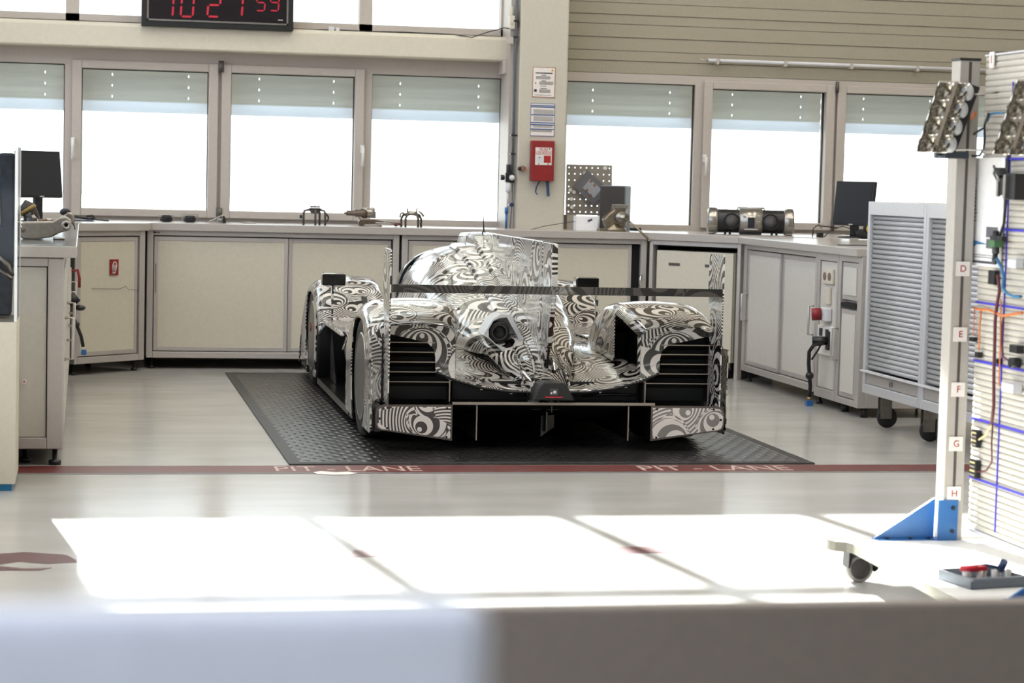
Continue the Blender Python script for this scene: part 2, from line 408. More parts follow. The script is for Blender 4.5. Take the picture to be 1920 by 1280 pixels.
def mat_mat():
    m = bpy.data.materials.new('diamond_rubber'); m.use_nodes = True; nt = m.node_tree; N = nt.nodes; L = nt.links; p = N['Principled BSDF']
    tc = N.new('ShaderNodeTexCoord'); sp = N.new('ShaderNodeSeparateXYZ'); L.new(tc.outputs['Object'], sp.inputs[0])
    def mth(op, a, b_=None, c=None):
        n = N.new('ShaderNodeMath'); n.operation = op
        for i, x in enumerate((a, b_, c)):
            if x is None: continue
            if isinstance(x, (int, float)): n.inputs[i].default_value = x
            else: L.new(x, n.inputs[i])
        return n.outputs[0]
    u = mth('SINE', mth('MULTIPLY', sp.outputs[0], 2*pi/.075)); v = mth('SINE', mth('MULTIPLY', sp.outputs[1], 2*pi/.15))
    h = mth('SMOOTH_MAX', mth('MULTIPLY', u, v), 0, .2)
    b = N.new('ShaderNodeBump'); b.inputs['Strength'].default_value = 1; b.inputs['Distance'].default_value = .006; L.new(h, b.inputs['Height']); L.new(b.outputs[0], p.inputs['Normal'])
    nz = N.new('ShaderNodeTexNoise'); nz.inputs['Scale'].default_value = 2.5; L.new(tc.outputs['Object'], nz.inputs['Vector'])
    cr = N.new('ShaderNodeValToRGB'); cr.color_ramp.elements[0].color = lin((34,33,33))+(1,); cr.color_ramp.elements[1].color = lin((50,48,48))+(1,)
    L.new(nz.outputs[0], cr.inputs[0]); L.new(cr.outputs[0], p.inputs['Base Color']); p.inputs['Roughness'].default_value = .28; p.inputs['Specular IOR Level'].default_value = .8
    return m
b = MB(); b.box(1.06, 3.64, 10.62, 15.44, 0, .008); o = obj('floor_mat', b, mat_mat()); tag(o, 'large black diamond pattern rubber mat under the racing car', 'mat')
b = MB()
for q in ((1.0,1.06,10.56,15.5),(3.64,3.70,10.56,15.5),(1.06,3.64,10.56,10.62),(1.06,3.64,15.44,15.5)): b.box(q[0],q[1],q[2],q[3],0,.0075)
obj('border', b, mat('mat_border', (48,46,46), .5, noise=.3), o)

# ---------------------------------------------------------------- cabinets along the walls
def frame_at(o, ang):
    return Matrix.Translation(Vector(o)) @ Matrix.Rotation(ang, 4, 'Z')
def cabinet(name, label, T, W, D, doors, post=(.045,.045), zt=1.0, zb=.08, mp=None, handles=(), gap_right=0, grp=None, numbers=False, top=.035, bot=.045):
    mp = mp or M_panel
    r = thing(name, label, 'cabinet', T.translation, 0, grp)
    b = MB(T); b.box(0, post[0], 0, .05, zb, zt); b.box(W-post[1], W, 0, .05, zb, zt)
    b.box(post[0], W-post[1], 0, .05, zt-top, zt); b.box(post[0], W-post[1], 0, .05, zb, zb+bot)
    b.box(0, W, D-.03, D, zb, zt); b.box(0, .02, .05, D-.03, zb, zt); b.box(W-.02, W, .05, D-.03, zb, zt); b.box(.02, W-.02, .05, D-.03, zb, zb+.03)
    obj('frame', b, M_alu, r, bevel=.003)
    b = MB(T); b.box(post[0], W-post[1], .06, .07, zb+bot, zt-top); obj('back_panel', b, M_dark, r)
    u = post[0]+.006; n = len(doors); tot = W-post[0]-post[1]-.012-gap_right
    for i, fr in enumerate(doors):
        w = tot*fr; y = .012 if i % 2 == 0 else .028
        b = MB(T); e = .03; z0, z1 = zb+bot+.006, zt-top-.008
        b.box(u, u+e, y, y+.02, z0, z1); b.box(u+w-e, u+w-.004, y, y+.02, z0, z1); b.box(u+e, u+w-e, y, y+.02, z0, z0+e); b.box(u+e, u+w-e, y, y+.02, z1-e, z1)
        dr = obj('door', b, M_alu, r, bevel=.002)
        b = MB(T); b.box(u+e-.002, u+w-e+.002, y+.004, y+.016, z0+e-.002, z1-e+.002); obj('door_panel', b, mp, dr)
        for (di, hu, kind) in handles:
            if di == i:
                b = MB(T)
                if kind == 'slot': b.box(u+.008, u+.016, y-.004, y+.001, .55, .76)
                else:
                    hx = u+hu if hu >= 0 else u+w+hu
                    b.tube([(hx, y, .45), (hx, y-.045, .45), (hx, y-.045, .64), (hx, y, .64)], .008)
                obj('handle', b, M_alu if kind != 'slot' else mat('handle_slot', (130,122,112), .5), dr)
        u += w
    for fu, fv in ((.04,.06),(W-.04,.06),(.04,D-.06),(W-.04,D-.06)):
        b = MB(T); b.lathe([(0,0),(.022,0),(.022,.018),(.010,.022),(.010,zb+.01),(0,zb+.01)], (fu, fv, 0), n=14); obj('foot', b, M_black, r)
    if numbers:
        b = MB(T); b.box(.05, .056, -.001, .0, zt-.022, zt-.008)
        for k in range(4): b.box(.045+k*.012, .052+k*.012, -.001, 0, zt-.022, zt-.010)
        obj('number_plate', b, M_ink, r)
    return r
TB = frame_at((.45, 15.82, 0), 0)
cabinet('workbench_cabinet', 'wide beige sliding door cabinet under the worktop, left of the car', TB, 1.83, .75, (.56,.44), handles=((0,0,'slot'),), numbers=True)
cabinet('workbench_cabinet', 'beige sliding door cabinet directly behind the racing car, below the red blanket box', frame_at((2.30,15.82,0), 0), 1.86, .75, (.5,.5), gap_right=.055, numbers=False)
b = MB(); b.box(4.12, 4.128, 15.80, 15.83, .70, .74); b.tube([(4.110,15.83,.66),(4.110,15.80,.66),(4.110,15.80,.72),(4.110,15.83,.72)], .006)
tag(obj('cabinet_latch', b, M_chrome), 'small chrome latch at the open gap of the cabinet behind the car', 'latch')
# left corner cabinet with the hose-reel sign
a1 = atan2(15.655-15.21, .44+.055); TL = frame_at((-.055, 15.21, 0), a1)
lc = cabinet('corner_cabinet', 'angled beige corner cabinet with a red fire sign on its door', TL, .655, .6, (1,), post=(.03,.05))
def sign_on(T, u, z, w, h, y=.006): return T @ Matrix.Translation((u, y, z)) @ Matrix.Rotation(pi/2, 4, 'X')
b = MB(TL); b.box(.33, .408, .006, .0145, .69, .80); sg = obj('fire_sign', b, M_red); tag(sg, 'small red square sign with a white hose symbol on the corner cabinet', 'sign')
b = MB(TL); y = .004
b.tube([(.352,y,.705),(.352,y,.76),(.362,y,.78),(.378,y,.782),(.388,y,.765),(.386,y,.745),(.372,y,.705)], .0035); b.tube([(.350,y,.705),(.376,y,.705)], .0035)
b.tube([(.362,y,.71),(.364,y,.75),(.372,y,.765),(.376,y,.75),(.370,y,.72)], .002)
obj('hose_symbol', b, M_white, sg)
b = MB(TL); b.tube([(.16,.004,.60),(.3,.003,.595),(.42,.004,.592),(.47,.0,.61),(.50,.0,.585),(.6,.004,.578)], .0015)
tag(obj('thin_wire', b, M_ink), 'thin dark wire trailing across the angled cabinet door below the fire sign', 'wire')
# right corner opening with the drawer cart
a2 = atan2(15.2-15.80, 4.70-4.17); TR = frame_at((4.175, 15.80, 0), a2)
L2 = sqrt(.53**2+.6**2)
r = thing('corner_housing', 'angled dark housing under the corner worktop around the small drawer cart', 'cabinet', (4.175, 15.8, 0))
b = MB(TR); b.box(0, .03, 0, .06, .0, 1.0); b.box(L2-.03, L2, 0, .06, 0, 1.0); b.box(.03, L2-.03, 0, .06, .965, 1.0); obj('frame', b, M_alu, r, bevel=.003)
b = MB(TR); b.box(.03, .04, .06, .55, 0, 1.0); b.box(L2-.04, L2-.03, .06, .55, 0, 1.0); b.box(.03, L2-.03, .55, .56, 0, 1.0); b.box(.04,L2-.04,.06,.55,.955,.965); obj('lining', b, M_dark, r)
r = thing('drawer_cart', 'beige fronted drawer cart with slot handles parked in the corner opening', 'cart', TR @ Vector((L2/2, .25, 0)))
b = MB(TR); b.box(.06, L2-.065, .03, .5, .12, .925); obj('body', b, M_panel, r, bevel=.004)
b = MB(TR); b.box(.062, L2-.067, .008, .028, .12, .925); d = obj('front_panel', b, M_panel, r, bevel=.003)
for u in (.22, .54):
    b = MB(TR); b.cbox((u, .0065, .825), (.10, .004, .022)); obj('slot_handle', b, mat('slot_grey', (74,70,64), .6), d, bevel=.009)
for u in (.12, L2-.12):
    for v in (.08, .42):
        b = MB(TR); b.cyl((u-.012, v, .04), (u+.012, v, .04), .04); c = obj('caster', b, M_rubber, r)
        b = MB(TR); b.box(u-.02, u+.02, v-.015, v+.015, .06, .12); obj('fork', b, M_steel, c)
# right bench
TQ = frame_at((4.72, 15.17, 0), -pi/2)      # u runs towards the camera, v away from the aisle
cabinet('workbench_cabinet', 'light grey two-door cabinet of the right bench with bar handles', TQ, 1.62, .8, (.5,.5), mp=M_panel_r, handles=((0,.02,'bar'),(1,-.05,'bar')), post=(.06,.04))
r = thing('socket_panel', 'tall narrow service panel with sockets on the right bench', 'panel', TQ @ Vector((1.83, 0, 0)))
b = MB(TQ); b.box(1.63, 1.66, 0, .05, .06, 1.0); b.box(1.99, 2.02, 0, .05, .06, 1.0); b.box(1.66, 1.99, 0, .05, .95, 1.0); b.box(1.66, 1.99, 0, .05, .06, .12); b.box(1.63,2.02,.05,.78,.06,.99); obj('frame', b, M_alu, r, bevel=.003)
b = MB(TQ); b.box(1.665, 1.985, .012, .03, .125, .945); obj('panel', b, M_panel_r, r)
b = MB(TQ); b.box(1.74, 1.93, -.008, .012, .80, .90); s_ = obj('double_socket', b, mat('socket_cream', (205,196,182), .5), r, bevel=.006)
for u in (1.79, 1.88):
    b = MB(TQ); b.cyl((u,-.012,.85),(u,-.007,.85), .026); obj('socket_hole', b, mat('socket_brown', (120,96,84), .6), s_)
b = MB(TQ); b.box(1.79, 1.88, -.008, .012, .67, .78); obj('switch_plate', b, MATS['socket_cream'], r, bevel=.004)
b = MB(TQ); b.box(1.78, 1.9, -.03, .012, .56, .65); s_ = obj('power_socket', b, M_lightgrey, r, bevel=.01)
b = MB(TQ); b.cyl((1.80,-.03,.605),(1.78,-.085,.60), .04); obj('red_cap', b, M_red, s_)
b = MB(TQ); b.box(1.68, 1.96, -.006, .012, .34, .53); s_ = obj('air_plate', b, M_white, r, bevel=.003)
for u in (1.75, 1.87):
    b = MB(TQ); b.box(u-.025, u+.025, -.012, -.006, .46, .51); obj('air_outlet', b, M_black, s_)
r = thing('air_hose', 'black air hose with a blue coupling hanging from the right bench panel', 'hose', TQ @ Vector((1.84, -.05, .45)))
b = MB(TQ); b.cyl((1.90,-.006,.44),(1.86,-.10,.43), .026, .034); b.box(1.88,1.93,-.02,-.006,.38,.50); obj('coupling', b, M_black, r)
b = MB(TQ); b.tube([(1.85,-.08,.42),(1.80,-.10,.36),(1.77,-.09,.28),(1.765,-.08,.2),(1.76,-.07,.13),(1.745,-.07,.06)], .013); b.tube([(1.89,-.05,.42),(1.86,-.07,.36),(1.80,-.08,.31)], .007); b.ball((1.765,-.08,.2), .028, 6); obj('hose', b, M_black, r)
b = MB(TQ); b.cyl((1.745,-.07,.06),(1.742,-.07,.035), .014); obj('ferrule', b, mat('brass', (170,140,90), .3, .9), r)
b = MB(TQ); b.cbox((1.742,-.07,.015), (.045,.045,.045)); obj('blue_coupling', b, M_blue, r, bevel=.004)
r = thing('narrow_cabinet', 'narrow light cabinet with an upper flap and lower door at the right bench end', 'cabinet', TQ @ Vector((2.24, 0, 0)))
b = MB(TQ); b.box(2.03, 2.07, 0, .05, .06, 1.0); b.box(2.38, 2.45, 0, .05, .06, 1.0); b.box(2.07, 2.38, 0, .05, .96, 1.0); b.box(2.07, 2.38, 0, .05, .06, .10); b.box(2.03,2.45,.05,.78,.06,.99); obj('frame', b, M_alu, r, bevel=.003)
b = MB(TQ); b.box(2.08, 2.37, .01, .03, .72, .955); d = obj('flap', b, M_alu, r, bevel=.003)
b = MB(TQ); b.box(2.105, 2.345, .004, .012, .75, .925); obj('flap_panel', b, M_panel_r, d)
b = MB(TQ); b.box(2.09, 2.36, .0, .052, .672, .70); obj('grip_slot', b, M_dark, r)
b = MB(TQ); b.box(2.08, 2.37, .01, .03, .105, .66); d = obj('door', b, M_alu, r, bevel=.003)
b = MB(TQ); b.box(2.105, 2.345, .004, .012, .135, .63); obj('door_panel', b, M_panel_r, d)
b = MB(TQ); b.tube([(2.06,.0,.33),(2.06,-.045,.33),(2.06,-.045,.53),(2.06,0,.53)], .008); obj('handle', b, M_alu, d)
for u in (2.07, 2.41):
    b = MB(TQ); b.cyl((u, .06, 0), (u, .06, .065), .025); obj('foot', b, M_black, r)
# left bench
r = thing('bench_cabinet', 'long left bench cabinet with a beige end panel and aluminium corner post', 'cabinet', (-.6, 10.56, 0))
b = MB(); b.box(-.165, -.09, 10.56, 10.64, .08, .995); b.box(-1.14, -.165, 10.56, 10.60, .08, .135); b.box(-1.14, -.165, 10.56, 10.60, .955, .995)
b.box(-.13, -.09, 10.64, 15.18, .95, .995); b.box(-.13, -.09, 10.64, 15.18, .08, .13)
for y in (11.8, 12.9, 14.05, 15.13): b.box(-.13, -.09, y, y+.05, .08, .995)
obj('frame', b, M_alu, r, bevel=.004)
b = MB(); b.box(-1.14, -.17, 10.575, 10.595, .138, .95); obj('end_panel', b, M_panel_r, r)
for y0, y1 in ((10.65,11.79),(11.86,12.89),(12.96,14.04),(14.11,15.12)):
    b = MB(); b.box(-.115, -.085, y0, y1, .135, .945); d = obj('door', b, M_panel_r, r, bevel=.003)
    b = MB(); b.tube([(-.085,y0+.08,.50),(-.045,y0+.08,.50),(-.045,y0+.08,.70),(-.085,y0+.08,.70)], .008); obj('handle', b, M_alu, d)
b = MB(); b.box(-1.14, -.17, 10.66, 15.1, .08, .94); obj('carcass', b, M_dark, r)
for x, y in ((-.125,10.60),(-.27,10.7),(-.42,10.75),(-.125,12.8),(-.125,15.0)):
    b = MB(); b.lathe([(0,0),(.03,0),(.03,.022),(.012,.026),(.012,.085),(0,.085)], (x, y, 0), n=16); obj('foot', b, M_black, r)
r = thing('service_plug', 'black plug and cable with a blue coupling hanging beside the left bench', 'hose', (-.04, 12.9, .62))
p = at(150, 580, Y=12.6)
b = MB(); b.cyl((-.08,12.6,.66), (p.x-.015,12.6,.70), .035, .03); b.ball((p.x,12.6,p.z+.01), .032, 8, (1,1,.55)); obj('plug', b, M_black, r)
b = MB(); b.tube([at(138,595,Y=12.6), at(145,612,Y=12.6), at(152,630,Y=12.6), at(156,650,Y=12.6)], .010); b.ball(at(143,608,Y=12.6), .02, 6); obj('cable', b, M_black, r)
b = MB(); b.cbox(at(157,660,Y=12.6), (.03,.03,.03)); obj('blue_coupling', b, M_blue, r)
b = MB(); b.box(-.085,-.065,12.55,12.66,.66,.86); pl = obj('socket_plate', b, M_white, r)
b = MB(); b.tube([(-.07,12.6,.84),(-.03,12.6,.85),(-.02,12.6,.80),(-.02,12.6,.75)], .009); obj('red_lever', b, M_red, r)
# worktops
b = MB(); b.box(-1.18, -.03, 10.50, 15.195, 1.0, 1.055); o = tag(obj('worktop', b, M_top, bevel=.004), 'left worktop carrying the metal uprights', 'worktop')
b = MB(); b.box(-1.17, -.035, 10.506, 15.19, 1.055, 1.0565); obj('steel_sheet', b, M_toplow, o)
b = MB(); b.prism([(-1.18,15.2),(-.028,15.2),(.46,15.635),(.48,15.79),(4.16,15.79),(4.675,15.19),(5.95,15.19),(5.95,16.6),(-1.18,16.6)], 1.0, 1.055, 'z')
tag(obj('worktop', b, M_top, bevel=.004), 'long back worktop running under the windows behind the car', 'worktop')
b = MB(); b.box(4.68, 5.95, 12.72, 15.185, 1.0005, 1.05)
o = tag(obj('worktop', b, M_top, bevel=.004), 'right worktop with a monitor standing at its far side', 'worktop')
# roller shutter cabinets on castors
def shutter_cab(y1, label):
    r = thing('shutter_cabinet', label, 'cabinet', (4.85, y1-.45, 0), 0, 'silver roller shutter cabinets')
    W = .915; T = frame_at((4.60, y1, 0), -pi/2)
    b = MB(T); b.box(0, .035, 0, .5, .2, 1.345); b.box(W-.035, W, 0, .5, .2, 1.345); b.box(.035, W-.035, 0, .5, 1.265, 1.345); b.box(.035, W-.035, 0, .5, .2, .255); b.box(.035, W-.035, .47, .5, .2, 1.3)
    obj('body', b, mat('silver_paint', (196,196,198), .4, .15), r, bevel=.004)
    b = MB(T); b.box(.037, W-.037, .012, .03, .258, .325); obj('drawer', b, M_alu, r)
    b = MB(T); b.cyl((W/2, .0, .29), (W/2, .012, .29), .014); obj('lock', b, M_steel, r)
    b = MB(T); b.box(.0, W-.0, -.018, .012, .328, .338); obj('handle_rail', b, M_lightgrey, r)
    n = 32; P = []; h = (1.265-.345)/n
    for k in range(n):
        for f in (0, .1, .25, .45, .65, .82, .95): P.append([(u, .034-.017*sqrt(max(0, sin(pi*f))), .345+h*(k+f)) for u in (.037, W-.037)])
    P.append([(u, .034, 1.265) for u in (.037, W-.037)])
    b = MB(T); b.grid(P); obj('shutter', b, mat('silver_slats', (180,180,182), .32, .15), r, solid=.002)
    for u, v in ((.12,.09),(W-.12,.09),(.12,.42),(W-.12,.42)):
        b = MB(T); b.lathe([(.0,-.016),(.055,-.016),(.062,-.008),(.062,.008),(.055,.016),(0,.016)], (u, v+.03, .062), 'x', 24); c = obj('caster', b, M_rubber, r)
        b = MB(T); b.box(u-.026, u-.02, v-.02, v+.05, .055, .19); b.box(u+.02, u+.026, v-.02, v+.05, .055, .19); b.box(u-.04, u+.04, v-.04, v+.05, .185, .2); obj('fork', b, M_steel, c)
    return r
shutter_cab(12.33, 'silver roller shutter cabinet next to the right bench end')
shutter_cab(11.41, 'silver roller shutter cabinet half hidden behind the board post')

# ---------------------------------------------------------------- things on the back worktop
ZT = 1.055
def P_(px, Y, z=ZT): # floor point on the worktop seen at column px
    d = at(px, 420, Y=Y); return Vector((d.x, Y, z))
for k, (px, lab) in enumerate(((312, 'small black caliper block, leftmost on the back worktop'), (356, 'black caliper block with silver arms, second from the left'))):
    o = P_(px, 16.1); r = thing('brake_caliper', lab, 'machine part', o)
    b = MB(Matrix.Translation(o)); b.box(-.032,.032,-.03,.03,0,.05); b.box(-.04,.04,-.025,.025,.012,.04); b.cyl((0,-.034,.028),(0,.034,.028),.018); obj('body', b, M_black, r, bevel=.006)
    b = MB(Matrix.Translation(o))
    for s in (-1,1): b.tube([(s*.03,0,.045),(s*.055,0,.05),(s*.05,0,.02),(s*.035,0,.005)], .006)
    if k: b.box(-.06,.06,-.004,.004,.056,.062); b.box(-.062,-.056,-.004,.004,.01,.06); b.box(.056,.062,-.004,.004,.01,.06)
    b.box(-.025,.025,-.02,.02,.05,.054); obj('bracket', b, M_steel, r)
o = P_(410, 16.1); r = thing('lever_part', 'small silver lever mechanism with a black foot on the back worktop', 'machine part', o)
b = MB(Matrix.Translation(o)); b.tube([(-.07,0,.008),(-.03,0,.025),(.0,0,.045),(.03,0,.055),(.045,0,.05)], .006); b.tube([(0,0,.045),(-.01,0,.01),(.04,0,.005)], .005); b.ball((.012,0,.022), .014, 6); obj('linkage', b, M_steel, r)
b = MB(Matrix.Translation(o)); b.prism([(.03,0),(.052,0),(.05,.035),(.038,.055),(.03,.05)], -.012, .012, 'y'); obj('housing', b, M_black, r)
o = P_(467, 16.1); b = MB(Matrix.Translation(o)); b.box(-.05,.05,-.02,.02,0,.006); b.cyl((-.05,0,.008),(.02,0,.008),.005); tag(obj('metal_strip', b, M_steel, bevel=.001), 'thin flat metal strip lying alone on the back worktop', 'machine part')
# tripod housing
o = P_(590, 16.05); T = Matrix.Translation(o)
r = thing('tripod_housing', 'grey metal housing standing on four bent legs, second tallest part on the worktop', 'machine part', o)
mg = mat('cast_grey', (92,88,84), .5, .4, noise=.2)
b = MB(T); b.lathe([(0,.085),(.025,.085),(.035,.095),(.035,.115),(.045,.12),(.045,.127),(0,.127)], n=20); b.cbox((0,0,.135),(.07,.05,.012)); obj('housing', b, mg, r)
for x, y in ((-.085,-.02),(.0,-.045),(.04,.04),(.075,-.02)):
    b = MB(T); l = Vector((x,y,0)); b.tube([(0,0,.105),(x*.6,y*.6,.112),(x*.93,y*.93,.105),(x,y,.085),(x,y,0)], [.010,.009,.009,.009,.008]); obj('leg', b, mg, r)
b = MB(T); b.cbox((-.105,-.02,.06),(.018,.015,.025)); b.tube([(.075,-.02,.09),(.095,-.02,.07),(.10,-.02,.05),(.085,-.02,.03),(.075,-.02,.045)], .007)
obj('fitting', b, M_black, r)
for x in (-.03,.03,0): b = MB(T); b.cyl((x,0,.135),(x,0,.15), .004); obj('stud', b, M_black, r)
# steering rack / hub
o = P_(690, 16.0); T = Matrix.Translation(o)
r = thing('steering_assembly', 'bronze and silver steering assembly with long rods and red ends', 'machine part', o)
mb_ = mat('bronze_cast', (112,98,84), .4, .7, noise=.3)
b = MB(T); b.lathe([(0,-.20),(.006,-.20),(.008,-.185),(.018,-.182),(.02,-.12),(.028,-.115),(.028,-.08),(.036,-.075),(.036,-.03),(0,-.03)], (0.02,0,.095), 'x', 18); obj('motor', b, mb_, r)
b = MB(T); b.ball((.0,0,.10), .05, 8, (1.1,.7,.7)); b.cbox((.03,0,.085),(.05,.05,.05)); b.ball((-.02,0,.12), .025, 6); b.ball((.03,0,.122), .022, 6); b.tube([(-.06,0,.05),(-.06,0,.1),(-.05,-.02,.02)], .012); obj('gear_housing', b, M_steel, r)
b = MB(T); b.prism([(-.06,.015),(.10,.02),(.12,.04),(.04,.052),(-.05,.05)], -.03, .03, 'y'); b.cyl((-.05,-.035,.025),(-.05,.035,.025), .025); obj('arm', b, mb_, r, bevel=.004)
b = MB(T); b.tube([(.03,-.02,.045),(.16,-.02,.035),(.24,-.02,.028)], .005); b.tube([(.05,-.03,.028),(.15,-.03,.024),(.22,-.03,.018)], .006); b.tube([(-.03,-.03,.008),(.1,-.03,.006)], .006); obj('rods', b, M_steel, r)
b = MB(T); b.ball((.205,-.03,.016), .014, 6); b.tube([(.225,-.02,.018),(.25,-.02,.03)], [.011,.004]); obj('rod_ends', b, mat('dark_red', (90,30,36), .5), r)
o = P_(772, 16.05); T = Matrix.Translation(o)
r = thing('hub_tripod', 'arched silver hub part standing on four curved legs, rightmost of the small parts', 'machine part', o)
md = mat('dark_cast', (96,90,82), .4, .7, noise=.3)
for x, y, q in ((-.05,-.02,.04),(.045,-.02,-.04),(-.075,.03,.0),(.075,.03,.0)):
    b = MB(T); b.tube([(x*.3,0,.10),(x*.8,y,.088),(x,y,.06),(x,y,.0)], [.012,.011,.009,.008]); obj('leg', b, md, r)
b = MB(T); b.lathe([(0,.085),(.03,.085),(.036,.1),(.03,.118),(0,.118)], n=16); b.box(-.04,-.03,-.01,.01,.1,.14); b.box(.03,.04,-.01,.01,.1,.145); b.tube([(-.09,.0,.07),(-.085,0,.10),(-.06,0,.105)], .008); b.tube([(.09,0,.08),(.07,0,.105),(.05,0,.12)], .009); obj('hub', b, M_steel, r)
# black strap tool at far left of the back top
b = MB(); b.tube([at(130,401,Y=15.9), at(150,404,Y=15.9), at(168,407,Y=15.9), at(178,405,Y=15.9), at(174,401,Y=15.9), at(162,402,Y=15.9)], .008); b.tube([at(150,405,Y=15.9), at(176,408,Y=15.9), at(204,410.5,Y=15.9)], .005)
zz = min(v.co.z for v in b.bm.verts); bmesh.ops.translate(b.bm, verts=b.bm.verts, vec=(0,0,ZT-zz)); tag(obj('cable_loop', b, M_black), 'looped black strap lying beside the left monitor', 'strap')
b = MB(); c = P_(157, 15.85); b.box(c.x-.07, c.x+.07, 15.80, 15.92, ZT, ZT+.008); tag(obj('flat_tray', b, mat('dark_blue_grey', (60,66,84), .5), bevel=.002), 'flat dark tray lying under the looped strap', 'tray')

def monitor(name, label, c, w, h, zb, yaw, pose=1):
    r = thing(name, label, 'monitor', c, yaw); T = Matrix.Translation(c) @ Matrix.Rotation(yaw, 4, 'Z'); t = radians(-6)
    R = Matrix.Translation((0,0,zb)) @ Matrix.Rotation(t, 4, 'X')
    b = MB(T @ R); b.box(-w/2,w/2,-.012,.02,0,h); b.box(-w*.3,w*.3,.02,.045,.05,h-.05); obj('housing', b, M_black, r, bevel=.004)
    b = MB(T @ R); e = .015; b.box(-w/2+e,w/2-e,-.0135,-.0118,e+.006,h-e); obj('screen', b, mat('screen_glass', (34,38,44), .3), r)
    b = MB(T @ R); b.box(-.02,.02,-.0138,-.0122,.006,.012); obj('badge', b, M_lightgrey, r)
    b = MB(T); b.box(-.035,.035,.012,.045,.012,zb+.08); obj('neck', b, M_black, r, bevel=.006)
    b = MB(T); b.lathe([(0,0),(.12,0),(.12,.008),(.03,.014),(0,.014)], (0,.02,0), n=28); obj('stand', b, M_black, r)
    return r
cL = P_(76, 15.4); monitor('monitor', 'black monitor standing beside the clear display case', cL, .40, .325, .165, radians(45))
cR = P_(1597, 15.35); monitor('monitor', 'dark monitor seen at an angle next to the shutter cabinet', cR, .40, .33, .09, radians(-66))
b = MB(); p0 = cL+Vector((-.02,-.05,.18)); b.tube([at(80,370,Y=15.3), at(78,378,Y=15.3), at(66,384,Y=15.3), at(56,390,Y=15.3), P_(50,15.3)], .003); tag(obj('monitor_cable', b, M_black), 'thin black cable below the left monitor', 'cable')
b = MB(); q = 15.3; b.tube([P_(1524,q), at(1525,428,Y=q), at(1532,423,Y=q), at(1545,424,Y=q), at(1572,427,Y=q)], .004); b.tube([P_(1545,q), at(1560,430,Y=q), at(1580,424,Y=q), at(1600,430,Y=q), P_(1608,q)], .0035); b.tube([at(1528,425,Y=q), at(1536,420,Y=q), at(1540,428,Y=q)], .003)
c = P_(1538, q); b.box(c.x-.02, c.x+.02, q-.02, q+.02, ZT, ZT+.035); tag(obj('power_cables', b, M_black), 'tangle of black cables with an adapter by the right monitor', 'cable')
c = P_(1622, 15.0); r = thing('work_gloves', 'black and yellow work gloves heaped beside the shutter cabinet', 'gloves', c)
b = MB(Matrix.Translation(c)); b.ball((0,0,.03), .05, 8, (1.1,.8,.6)); b.ball((.03,.02,.075), .045, 8, (.8,.8,.8)); b.ball((-.03,.0,.04), .035, 8); obj('glove', b, mat('black_cloth', (34,32,30), .9), r)
b = MB(Matrix.Translation(c)); b.ball((.015,-.035,.075), .024, 8, (.7,.5,1.1)); obj('yellow_patch', b, M_yellow, r)
b = MB(); c = at(1575, 460, z=1.05); b.box(c.x-.02, c.x+.28, c.y-.01, c.y+.01, 1.05, 1.056); tag(obj('ruler', b, mat('dark_steel', (84,84,88), .4, .5)), 'thin dark ruler lying near the edge of the right worktop', 'ruler')

# boombox
c = P_(1407, 15.75); yaw = radians(-14); T = Matrix.Translation(c) @ Matrix.Rotation(yaw, 4, 'Z'); LB = .62
r = thing('boombox', 'silver and black cylindrical boombox on the worktop by the window', 'boombox', c, yaw)
R0 = .088; zc = .10
b = MB(T); b.lathe([(0,-LB/2),(.07,-LB/2),(.084,-LB/2+.01),(.088,-LB/2+.03),(.088,LB/2-.03),(.084,LB/2-.01),(.07,LB/2),(0,LB/2)], (0,0,zc), 'x', 40); obj('body', b, M_black, r)
for s in (-1, 1):
    b = MB(T)
    b.lathe([(.070,s*(LB/2-.012)),(.070,s*(LB/2+.014)),(.086,s*(LB/2+.014)),(.096,s*(LB/2)),(.097,s*(LB/2-.055)),(.089,s*(LB/2-.062))], (0,0,zc), 'x', 40)
    for k in range(8):
        a = pi/8+k*pi/4; b.cbox((s*(LB/2-.02), .094*cos(a), zc+.094*sin(a)), (.05,.02,.02), Matrix.Rotation(a, 3, 'X'))
    e = obj('end_ring', b, M_steel, r)
    b = MB(T); b.cyl((s*(LB/2-.0),0,zc),(s*(LB/2+.012),0,zc), .024); b.cbox((s*(LB/2+.004),0,zc),(.012,.14,.02)); obj('bass_port', b, M_lightgrey, e)
    b = MB(T); b.lathe([(0,-.096),(.05,-.094),(.052,-.088),(.058,-.087),(.058,-.083),(0,-.06)], (s*.145,0,zc), 'y', 30); d = obj('speaker', b, mat('speaker_cone', (50,48,50), .5), r)
    b = MB(T); b.lathe([(.056,-.097),(.061,-.097),(.061,-.08),(.056,-.08)], (s*.145,0,zc), 'y', 30, True); obj('trim_ring', b, M_black, d)
b = MB(T); b.lathe([(.087,-.088),(.096,-.084),(.096,.084),(.087,.088)], (0,0,zc), 'x', 40); cp_ = obj('control_panel', b, M_steel, r)
b = MB(T); b.box(-.026,.026,-.100,-.09,zc-.05,zc+.03); obj('display', b, mat('display_dark', (30,34,42), .3), cp_, bevel=.003)
b = MB(T)
for x in (-.06,-.045,.045,.06):
    for z in (.045,.035,.0): b.cbox((x,-.094,zc+z),(.010,.01,.005))
b.box(-.05,.05,-.098,-.09,zc-.062,zc-.056); obj('buttons', b, M_lightgrey, cp_)
b = MB(T)
for x in (-.19,-.155,.16,.195): b.cyl((x,-.04,0),(x,-.03,.03), .009)
b.box(-.08,.08,-.05,.05,.0,.02); obj('foot', b, M_black, r)
b = MB(T); b.tube([(-.10,0,zc+.085),(-.10,0,zc+.10),(.10,0,zc+.10),(.10,0,zc+.085)], .008); obj('handle', b, M_steel, r)

